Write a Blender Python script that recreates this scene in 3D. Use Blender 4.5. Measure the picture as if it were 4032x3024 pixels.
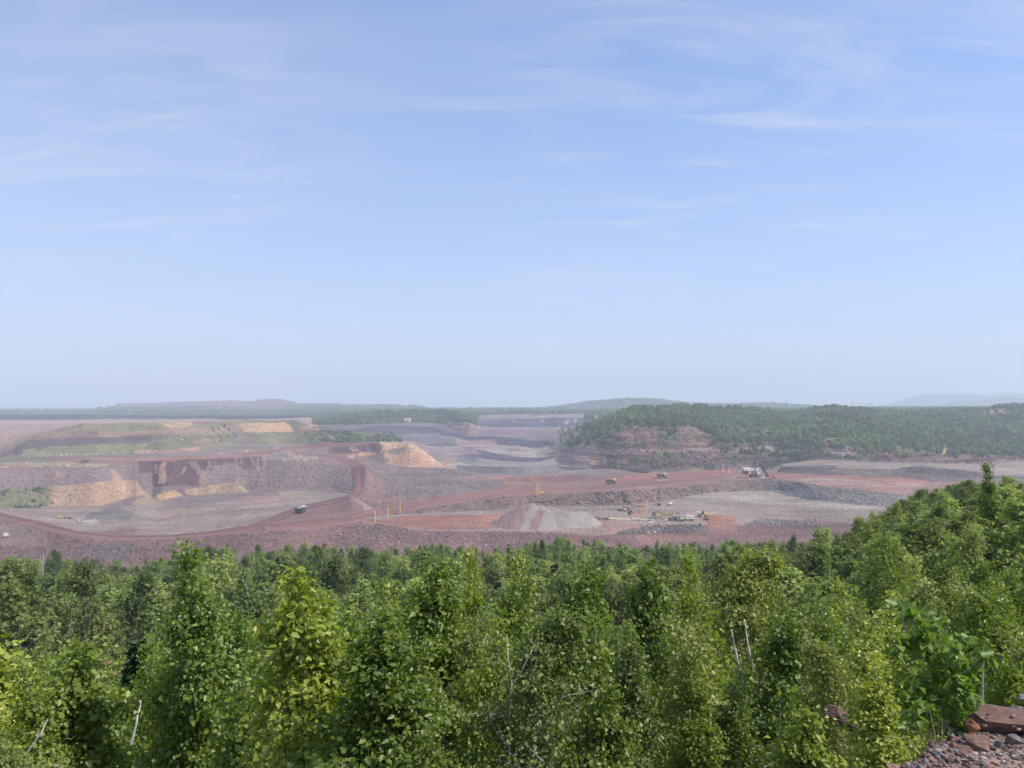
import bpy, bmesh, math, random
import numpy as np
from mathutils import Vector, Matrix
from mathutils.bvhtree import BVHTree

for o in list(bpy.data.objects):
    bpy.data.objects.remove(o)
R = math.radians
SC = bpy.context.scene
COL = SC.collection
FAST = False

# ------------------------------------------------------------------ camera
EYE = 100.0            # camera height above the haul road level, metres
FPX = 3024.0           # focal length in photo pixels
VH = 1600.0            # horizon row in the photo
cam_d = bpy.data.cameras.new('camera')
cam_d.sensor_width = 36.0
cam_d.lens = 27.0
cam_d.shift_y = (VH / 3.9375 - 384.0) / 1024.0
cam_d.clip_start = 0.1
cam_d.clip_end = 60000
cam = bpy.data.objects.new('camera', cam_d)
cam.location = (0, 0, EYE)
cam.rotation_euler = (R(90), 0, 0)
COL.objects.link(cam)
SC.camera = cam

# ------------------------------------------------------------------ sun, sky, exposure
SUN_EL, SUN_AZ = 53.0, 110.0      # azimuth clockwise from the view direction (+Y)
sun_d = bpy.data.lights.new('sun', 'SUN')
sun_d.energy = 5.0
sun_d.angle = R(0.6)
sun_d.color = (1.0, 0.94, 0.85)
sun = bpy.data.objects.new('sun', sun_d)
sdir = Vector((math.sin(R(SUN_AZ)) * math.cos(R(SUN_EL)), math.cos(R(SUN_AZ)) * math.cos(R(SUN_EL)), math.sin(R(SUN_EL))))
sun.rotation_euler = sdir.to_track_quat('Z', 'Y').to_euler()
sun.location = (300, -300, 900)
COL.objects.link(sun)

world = bpy.data.worlds.new('World')
SC.world = world
world.use_nodes = True
wn, wl = world.node_tree.nodes, world.node_tree.links
wn.clear()
def W(t, **k):
    n = wn.new(t)
    for a, b in k.items():
        setattr(n, a, b)
    return n
sky = W('ShaderNodeTexSky', sky_type='NISHITA', sun_disc=False)
sky.sun_elevation = R(SUN_EL)
sky.sun_rotation = R(SUN_AZ)
sky.altitude = 400
sky.air_density = 1.0
sky.dust_density = 0.6
sky.ozone_density = 3.0
tc = W('ShaderNodeTexCoord')
sep = W('ShaderNodeSeparateXYZ')
wl.new(tc.outputs['Generated'], sep.inputs[0])
# thin cirrus on a plane far above: project the view direction to a flat layer
mx = W('ShaderNodeMath', operation='MAXIMUM'); mx.inputs[1].default_value = 0.03
wl.new(sep.outputs['Z'], mx.inputs[0])
addz = W('ShaderNodeMath', operation='ADD'); addz.inputs[1].default_value = 0.12
wl.new(mx.outputs[0], addz.inputs[0])
dx = W('ShaderNodeMath', operation='DIVIDE'); wl.new(sep.outputs['X'], dx.inputs[0]); wl.new(addz.outputs[0], dx.inputs[1])
dy = W('ShaderNodeMath', operation='DIVIDE'); wl.new(sep.outputs['Y'], dy.inputs[0]); wl.new(addz.outputs[0], dy.inputs[1])
cmb = W('ShaderNodeCombineXYZ'); wl.new(dx.outputs[0], cmb.inputs[0]); wl.new(dy.outputs[0], cmb.inputs[1])
def cloud(scale, rot, loc, lo, hi, detail, rough, dist):
    mp = W('ShaderNodeMapping'); mp.inputs['Scale'].default_value = scale
    mp.inputs['Rotation'].default_value = (0, 0, R(rot)); mp.inputs['Location'].default_value = loc
    wl.new(cmb.outputs[0], mp.inputs[0])
    nz = W('ShaderNodeTexNoise'); nz.inputs['Scale'].default_value = 1.0
    nz.inputs['Detail'].default_value = detail; nz.inputs['Roughness'].default_value = rough
    nz.inputs['Distortion'].default_value = dist
    wl.new(mp.outputs[0], nz.inputs['Vector'])
    mr = W('ShaderNodeMapRange', interpolation_type='SMOOTHSTEP')
    mr.inputs['From Min'].default_value = lo; mr.inputs['From Max'].default_value = hi
    wl.new(nz.outputs['Fac'], mr.inputs['Value'])
    return mr
c1a = cloud((0.95, 3.4, 1), 34, (2.7, 0.9, 0), 0.44, 0.76, 8, 0.62, 0.9)      # two sets of streaks that cross
c1b = cloud((1.0, 3.2, 1), -30, (0.6, 3.1, 0), 0.45, 0.78, 8, 0.62, 0.9)
c1 = W('ShaderNodeMath', operation='MAXIMUM'); wl.new(c1a.outputs[0], c1.inputs[0]); wl.new(c1b.outputs[0], c1.inputs[1])
c2 = cloud((0.5, 0.45, 1), -12, (4.1, 2.2, 0), 0.32, 0.62, 4, 0.5, 0.2)  # where they gather
mul = W('ShaderNodeMath', operation='MULTIPLY'); wl.new(c1.outputs[0], mul.inputs[0]); wl.new(c2.outputs[0], mul.inputs[1])
# a veil of high thin cloud that is denser towards the left of the view
veil = W('ShaderNodeMapRange', interpolation_type='SMOOTHSTEP')
veil.inputs['From Min'].default_value = 0.25; veil.inputs['From Max'].default_value = -0.75
wl.new(sep.outputs['X'], veil.inputs['Value'])
vs = W('ShaderNodeMath', operation='MULTIPLY'); vs.inputs[1].default_value = 0.30; wl.new(veil.outputs[0], vs.inputs[0])
lowf = W('ShaderNodeMapRange', interpolation_type='SMOOTHSTEP'); lowf.inputs['From Min'].default_value = 0.05; lowf.inputs['From Max'].default_value = 0.22
lowf.inputs['To Max'].default_value = 1.0; wl.new(sep.outputs['Z'], lowf.inputs['Value'])
cs = W('ShaderNodeMath', operation='MULTIPLY'); wl.new(lowf.outputs[0], cs.inputs[1]); wl.new(mul.outputs[0], cs.inputs[0])
# milky air towards the horizon
el = W('ShaderNodeMath', operation='MULTIPLY'); el.inputs[1].default_value = -3.3; wl.new(mx.outputs[0], el.inputs[0])
ex = W('ShaderNodeMath', operation='EXPONENT'); wl.new(el.outputs[0], ex.inputs[0])
es = W('ShaderNodeMath', operation='MULTIPLY'); es.inputs[1].default_value = 0.95; wl.new(ex.outputs[0], es.inputs[0])
tot0 = vs
om1 = W('ShaderNodeMath', operation='SUBTRACT', use_clamp=True); om1.inputs[0].default_value = 1.0; wl.new(tot0.outputs[0], om1.inputs[1])
om2 = W('ShaderNodeMath', operation='SUBTRACT', use_clamp=True); om2.inputs[0].default_value = 1.0; wl.new(es.outputs[0], om2.inputs[1])
omm = W('ShaderNodeMath', operation='MULTIPLY'); wl.new(om1.outputs[0], omm.inputs[0]); wl.new(om2.outputs[0], omm.inputs[1])
tot = W('ShaderNodeMath', operation='SUBTRACT', use_clamp=True); tot.inputs[0].default_value = 1.0; wl.new(omm.outputs[0], tot.inputs[1])
mixc = W('ShaderNodeMix', data_type='RGBA')
mixc.inputs['B'].default_value = (3.52, 4.02, 5.14, 1)
wl.new(tot.outputs[0], mixc.inputs['Factor']); skm = W('ShaderNodeVectorMath', operation='MULTIPLY'); skm.inputs[1].default_value = (1.20, 1.30, 1.52)
wl.new(sky.outputs[0], skm.inputs[0]); wl.new(skm.outputs[0], mixc.inputs['A'])
bg = W('ShaderNodeBackground'); bg.inputs['Strength'].default_value = 0.15
mixd = W('ShaderNodeMix', data_type='RGBA'); mixd.inputs['B'].default_value = (4.9, 5.2, 5.9, 1)
cst = W('ShaderNodeMath', operation='MULTIPLY', use_clamp=True); cst.inputs[1].default_value = 0.50; wl.new(cs.outputs[0], cst.inputs[0])
wl.new(cst.outputs[0], mixd.inputs['Factor']); wl.new(mixc.outputs['Result'], mixd.inputs['A'])
wl.new(mixd.outputs['Result'], bg.inputs['Color'])
wo = W('ShaderNodeOutputWorld'); wl.new(bg.outputs[0], wo.inputs['Surface'])

vs_ = SC.view_settings
vs_.view_transform = 'Standard'
vs_.look = 'None'
vs_.exposure = 0.0
vs_.gamma = 1.0
vs_.use_curve_mapping = False
SC.render.engine = 'CYCLES'
cy = SC.cycles
cy.max_bounces = 7
cy.diffuse_bounces = 4
cy.glossy_bounces = 1
cy.transmission_bounces = 3
cy.transparent_max_bounces = 4
cy.volume_bounces = 2
cy.use_denoising = True
cy.use_adaptive_sampling = True
cy.adaptive_threshold = 0.015
cy.caustics_reflective = False
cy.caustics_refractive = False

# ------------------------------------------------------------------ helpers
rng = np.random.default_rng(11)
random.seed(5)

def tag(o, label=None, cat=None, group=None, kind=None):
    if label: o['label'] = label
    if cat: o['category'] = cat
    if group: o['group'] = group
    if kind: o['kind'] = kind
    return o

def link(name, me, mat=None, parent=None):
    if mat is not None and not me.materials:
        me.materials.append(mat)
    o = bpy.data.objects.new(name, me)
    COL.objects.link(o)
    if parent is not None:
        o.parent = parent
    return o

def empty(name, loc=(0, 0, 0), rz=0.0, scale=1.0):
    o = bpy.data.objects.new(name, None)
    o.empty_display_size = 0.5
    o.location = loc
    o.rotation_euler = (0, 0, rz)
    o.scale = (scale,) * 3
    COL.objects.link(o)
    return o

def copy_tree(o, parent=None):
    c = o.copy()
    COL.objects.link(c)
    c.parent = parent
    for ch in o.children:
        copy_tree(ch, c)
    return c

def mesh_np(name, verts, faces, smooth=False):
    """verts (n,3) array, faces (m,k) array, all faces the same size"""
    me = bpy.data.meshes.new(name)
    verts = np.asarray(verts, dtype=np.float32); faces = np.asarray(faces, dtype=np.int32)
    n, (m, k) = len(verts), faces.shape
    me.vertices.add(n); me.vertices.foreach_set('co', verts.ravel())
    me.loops.add(m * k); me.loops.foreach_set('vertex_index', faces.ravel())
    me.polygons.add(m)
    me.polygons.foreach_set('loop_start', np.arange(0, m * k, k, dtype=np.int32))
    me.polygons.foreach_set('loop_total', np.full(m, k, dtype=np.int32))
    if smooth:
        me.polygons.foreach_set('use_smooth', np.ones(m, dtype=bool))
    me.update(calc_edges=True)
    return me

def vcol(me, name, rgb):
    a = me.attributes.new(name, 'FLOAT_COLOR', 'POINT')
    c = np.ones((len(rgb), 4), dtype=np.float32); c[:, :3] = rgb
    a.data.foreach_set('color', c.ravel())

def _h(ix, iy, seed):
    n = (ix.astype(np.int64) * 374761393 + iy.astype(np.int64) * 668265263 + seed * 1442695041) & 0xFFFFFFFF
    n = ((n ^ (n >> 13)) * 1274126177) & 0xFFFFFFFF
    return ((n ^ (n >> 16)) & 0xFFFF) / 65535.0
def vnoise(x, y, seed=0):
    ix, iy = np.floor(x), np.floor(y)
    fx, fy = x - ix, y - iy
    fx = fx * fx * (3 - 2 * fx); fy = fy * fy * (3 - 2 * fy)
    a = _h(ix, iy, seed); b = _h(ix + 1, iy, seed); c = _h(ix, iy + 1, seed); d = _h(ix + 1, iy + 1, seed)
    return (a + (b - a) * fx) * (1 - fy) + (c + (d - c) * fx) * fy
def fbm(x, y, seed=0, oct=4, gain=0.5):
    s, a, t = 0.0, 1.0, 0.0
    for k in range(oct):
        s = s + a * (vnoise(x * 2 ** k, y * 2 ** k, seed + 17 * k) - 0.5); t += a; a *= gain
    return s / t * 2        # about -1..1

# ------------------------------------------------------------------ materials
def new_mat(name):
    m = bpy.data.materials.new(name); m.use_nodes = True
    nt = m.node_tree; nt.nodes.clear()
    out = nt.nodes.new('ShaderNodeOutputMaterial')
    return m, nt, out
def paint(name, rgb, rough=0.6, metal=0.0, wear=0.25, wscale=1.5, dirt=(0.20, 0.13, 0.11)):
    """painted or plain surface with dust patches of the mine's red dirt"""
    m, nt, out = new_mat(name)
    N, L = nt.nodes, nt.links
    b = N.new('ShaderNodeBsdfPrincipled'); L.new(b.outputs[0], out.inputs['Surface'])
    b.inputs['Roughness'].default_value = rough; b.inputs['Metallic'].default_value = metal
    t = N.new('ShaderNodeTexCoord'); nz = N.new('ShaderNodeTexNoise')
    nz.inputs['Scale'].default_value = wscale; nz.inputs['Detail'].default_value = 5
    L.new(t.outputs['Object'], nz.inputs['Vector'])
    mr = N.new('ShaderNodeMapRange'); mr.inputs['From Min'].default_value = 0.45; mr.inputs['From Max'].default_value = 0.75
    mr.inputs['To Max'].default_value = wear; L.new(nz.outputs['Fac'], mr.inputs['Value'])
    mx = N.new('ShaderNodeMix'); mx.data_type = 'RGBA'
    mx.inputs['A'].default_value = (*rgb, 1); mx.inputs['B'].default_value = (*dirt, 1)
    L.new(mr.outputs[0], mx.inputs['Factor']); L.new(mx.outputs['Result'], b.inputs['Base Color'])
    return m
def terrain_mat(name, scale=0.30, bump=0.5, contrast=0.35, fine=1.4, bdist=1.0):
    """soil and rock: the colour of each kind of rock is a map on the mesh, broken up by noise"""
    m, nt, out = new_mat(name)
    N, L = nt.nodes, nt.links
    b = N.new('ShaderNodeBsdfPrincipled'); L.new(b.outputs[0], out.inputs['Surface'])
    b.inputs['Roughness'].default_value = 0.95; b.inputs['Specular IOR Level'].default_value = 0.15
    a = N.new('ShaderNodeAttribute'); a.attribute_name = 'Col'
    t = N.new('ShaderNodeTexCoord')
    n1 = N.new('ShaderNodeTexNoise'); n1.inputs['Scale'].default_value = scale; n1.inputs['Detail'].default_value = 6; n1.inputs['Roughness'].default_value = 0.7
    n2 = N.new('ShaderNodeTexVoronoi'); n2.inputs['Scale'].default_value = scale * fine
    n3 = N.new('ShaderNodeTexNoise'); n3.inputs['Scale'].default_value = scale * 0.09; n3.inputs['Detail'].default_value = 3
    for n in (n1, n2, n3): L.new(t.outputs['Object'], n.inputs['Vector'])
    m1 = N.new('ShaderNodeMapRange'); m1.inputs['From Min'].default_value = 0.28; m1.inputs['From Max'].default_value = 0.72
    m1.inputs['To Min'].default_value = 1 - contrast; m1.inputs['To Max'].default_value = 1 + contrast
    L.new(n1.outputs['Fac'], m1.inputs['Value'])
    m3 = N.new('ShaderNodeMapRange'); m3.inputs['From Min'].default_value = 0.3; m3.inputs['From Max'].default_value = 0.7
    m3.inputs['To Min'].default_value = 0.86; m3.inputs['To Max'].default_value = 1.14
    L.new(n3.outputs['Fac'], m3.inputs['Value'])
    mm = N.new('ShaderNodeMath'); mm.operation = 'MULTIPLY'; L.new(m1.outputs[0], mm.inputs[0]); L.new(m3.outputs[0], mm.inputs[1])
    vm = N.new('ShaderNodeVectorMath'); vm.operation = 'SCALE'
    L.new(a.outputs['Color'], vm.inputs[0]); L.new(mm.outputs[0], vm.inputs['Scale'])
    L.new(vm.outputs[0], b.inputs['Base Color'])
    ad = N.new('ShaderNodeMath'); ad.operation = 'ADD'; L.new(n1.outputs['Fac'], ad.inputs[0]); L.new(n2.outputs['Distance'], ad.inputs[1])
    bp = N.new('ShaderNodeBump'); bp.inputs['Strength'].default_value = bump; bp.inputs['Distance'].default_value = bdist
    L.new(ad.outputs[0], bp.inputs['Height']); L.new(bp.outputs[0], b.inputs['Normal'])
    return m
def rock_mat(name, c1, c2, scale=6.0, bump=0.4, dist=0.02):
    m, nt, out = new_mat(name)
    N, L = nt.nodes, nt.links
    b = N.new('ShaderNodeBsdfPrincipled'); L.new(b.outputs[0], out.inputs['Surface'])
    b.inputs['Roughness'].default_value = 0.85
    t = N.new('ShaderNodeTexCoord'); oi = N.new('ShaderNodeObjectInfo')
    n1 = N.new('ShaderNodeTexNoise'); n1.inputs['Scale'].default_value = scale; n1.inputs['Detail'].default_value = 8; n1.inputs['Roughness'].default_value = 0.65
    L.new(t.outputs['Object'], n1.inputs['Vector'])
    rp = N.new('ShaderNodeMapRange'); rp.inputs['From Min'].default_value = 0.35; rp.inputs['From Max'].default_value = 0.68
    L.new(n1.outputs['Fac'], rp.inputs['Value'])
    mx = N.new('ShaderNodeMix'); mx.data_type = 'RGBA'; mx.inputs['A'].default_value = (*c1, 1); mx.inputs['B'].default_value = (*c2, 1)
    L.new(rp.outputs[0], mx.inputs['Factor'])
    br = N.new('ShaderNodeMapRange'); br.inputs['To Min'].default_value = 0.75; br.inputs['To Max'].default_value = 1.3
    L.new(oi.outputs['Random'], br.inputs['Value'])
    vm = N.new('ShaderNodeVectorMath'); vm.operation = 'SCALE'; L.new(mx.outputs['Result'], vm.inputs[0]); L.new(br.outputs[0], vm.inputs['Scale'])
    L.new(vm.outputs[0], b.inputs['Base Color'])
    bp = N.new('ShaderNodeBump'); bp.inputs['Strength'].default_value = bump; bp.inputs['Distance'].default_value = dist
    L.new(n1.outputs['Fac'], bp.inputs['Height']); L.new(bp.outputs[0], b.inputs['Normal'])
    return m
def leaf_mat(name, c_a, c_b, trans=0.35, gloss=0.10, var=0.35, patch=None):
    """leaf: diffuse + light through the blade + a little sheen; colour varies leaf by leaf and tree by tree"""
    m, nt, out = new_mat(name)
    N, L = nt.nodes, nt.links
    oi = N.new('ShaderNodeObjectInfo'); at_ = N.new('ShaderNodeAttribute'); at_.attribute_name = 'lv'
    mx = N.new('ShaderNodeMix'); mx.data_type = 'RGBA'; mx.inputs['A'].default_value = (*c_a, 1); mx.inputs['B'].default_value = (*c_b, 1)
    L.new(at_.outputs['Fac'], mx.inputs['Factor'])
    br = N.new('ShaderNodeMapRange'); br.inputs['To Min'].default_value = 1 - var; br.inputs['To Max'].default_value = 1 + var
    L.new(oi.outputs['Random'], br.inputs['Value'])
    hs = N.new('ShaderNodeHueSaturation')
    h2 = N.new('ShaderNodeMapRange'); h2.inputs['To Min'].default_value = 0.515; h2.inputs['To Max'].default_value = 0.478
    L.new(oi.outputs['Random'], h2.inputs['Value']); L.new(h2.outputs[0], hs.inputs['Hue'])
    val = br.outputs[0]
    if patch:          # broad noise patches put soft light and shading into the leaf colour
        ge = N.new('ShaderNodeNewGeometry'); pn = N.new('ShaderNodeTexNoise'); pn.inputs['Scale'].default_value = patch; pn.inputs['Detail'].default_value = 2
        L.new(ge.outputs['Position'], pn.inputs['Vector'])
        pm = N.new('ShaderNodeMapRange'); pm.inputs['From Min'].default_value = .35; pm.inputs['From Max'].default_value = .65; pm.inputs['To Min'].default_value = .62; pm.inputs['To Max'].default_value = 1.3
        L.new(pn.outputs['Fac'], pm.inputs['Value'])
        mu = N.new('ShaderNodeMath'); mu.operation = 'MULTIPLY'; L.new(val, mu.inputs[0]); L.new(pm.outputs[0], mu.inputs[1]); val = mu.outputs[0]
    L.new(val, hs.inputs['Value']); L.new(mx.outputs['Result'], hs.inputs['Color'])
    d = N.new('ShaderNodeBsdfDiffuse'); tr = N.new('ShaderNodeBsdfTranslucent'); g = N.new('ShaderNodeBsdfGlossy')
    g.inputs['Roughness'].default_value = 0.42; g.inputs['Color'].default_value = (0.8, 0.85, 0.8, 1)
    L.new(hs.outputs[0], d.inputs['Color'])
    ts = N.new('ShaderNodeVectorMath'); ts.operation = 'MULTIPLY'; ts.inputs[1].default_value = (1.25, 1.35, 0.55)
    L.new(hs.outputs[0], ts.inputs[0]); L.new(ts.outputs[0], tr.inputs['Color'])
    s1 = N.new('ShaderNodeMixShader'); s1.inputs[0].default_value = trans; L.new(d.outputs[0], s1.inputs[1]); L.new(tr.outputs[0], s1.inputs[2])
    s2 = N.new('ShaderNodeMixShader'); s2.inputs[0].default_value = gloss; L.new(s1.outputs[0], s2.inputs[1]); L.new(g.outputs[0], s2.inputs[2])
    L.new(s2.outputs[0], out.inputs['Surface'])
    return m
def bark_mat(name, c1, c2, scale=(2, 2, 14), lo=0.55):
    m, nt, out = new_mat(name)
    N, L = nt.nodes, nt.links
    b = N.new('ShaderNodeBsdfPrincipled'); L.new(b.outputs[0], out.inputs['Surface']); b.inputs['Roughness'].default_value = 0.8
    t = N.new('ShaderNodeTexCoord'); mp = N.new('ShaderNodeMapping'); mp.inputs['Scale'].default_value = scale
    L.new(t.outputs['Object'], mp.inputs[0])
    nz = N.new('ShaderNodeTexNoise'); nz.inputs['Scale'].default_value = 2.0; nz.inputs['Detail'].default_value = 4; L.new(mp.outputs[0], nz.inputs['Vector'])
    rp = N.new('ShaderNodeMapRange'); rp.inputs['From Min'].default_value = lo; rp.inputs['From Max'].default_value = lo + 0.12; L.new(nz.outputs['Fac'], rp.inputs['Value'])
    mx = N.new('ShaderNodeMix'); mx.data_type = 'RGBA'; mx.inputs['A'].default_value = (*c1, 1); mx.inputs['B'].default_value = (*c2, 1)
    L.new(rp.outputs[0], mx.inputs['Factor']); L.new(mx.outputs['Result'], b.inputs['Base Color'])
    return m

M = {}
M['terrain'] = terrain_mat('mine_rock_and_soil', 0.24, 0.8, 0.42, 1.2, 1.6)
M['farland'] = terrain_mat('far_land', 0.02, 0.2, 0.25)
M['soil'] = terrain_mat('hillside_soil', 2.2, 0.6, 0.4, 1.6, 0.12)
M['road'] = terrain_mat('haul_road_dirt', 0.5, 0.15, 0.13)
M['gravelpile'] = terrain_mat('crushed_stone', 0.9, 0.25, 0.14)
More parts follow.
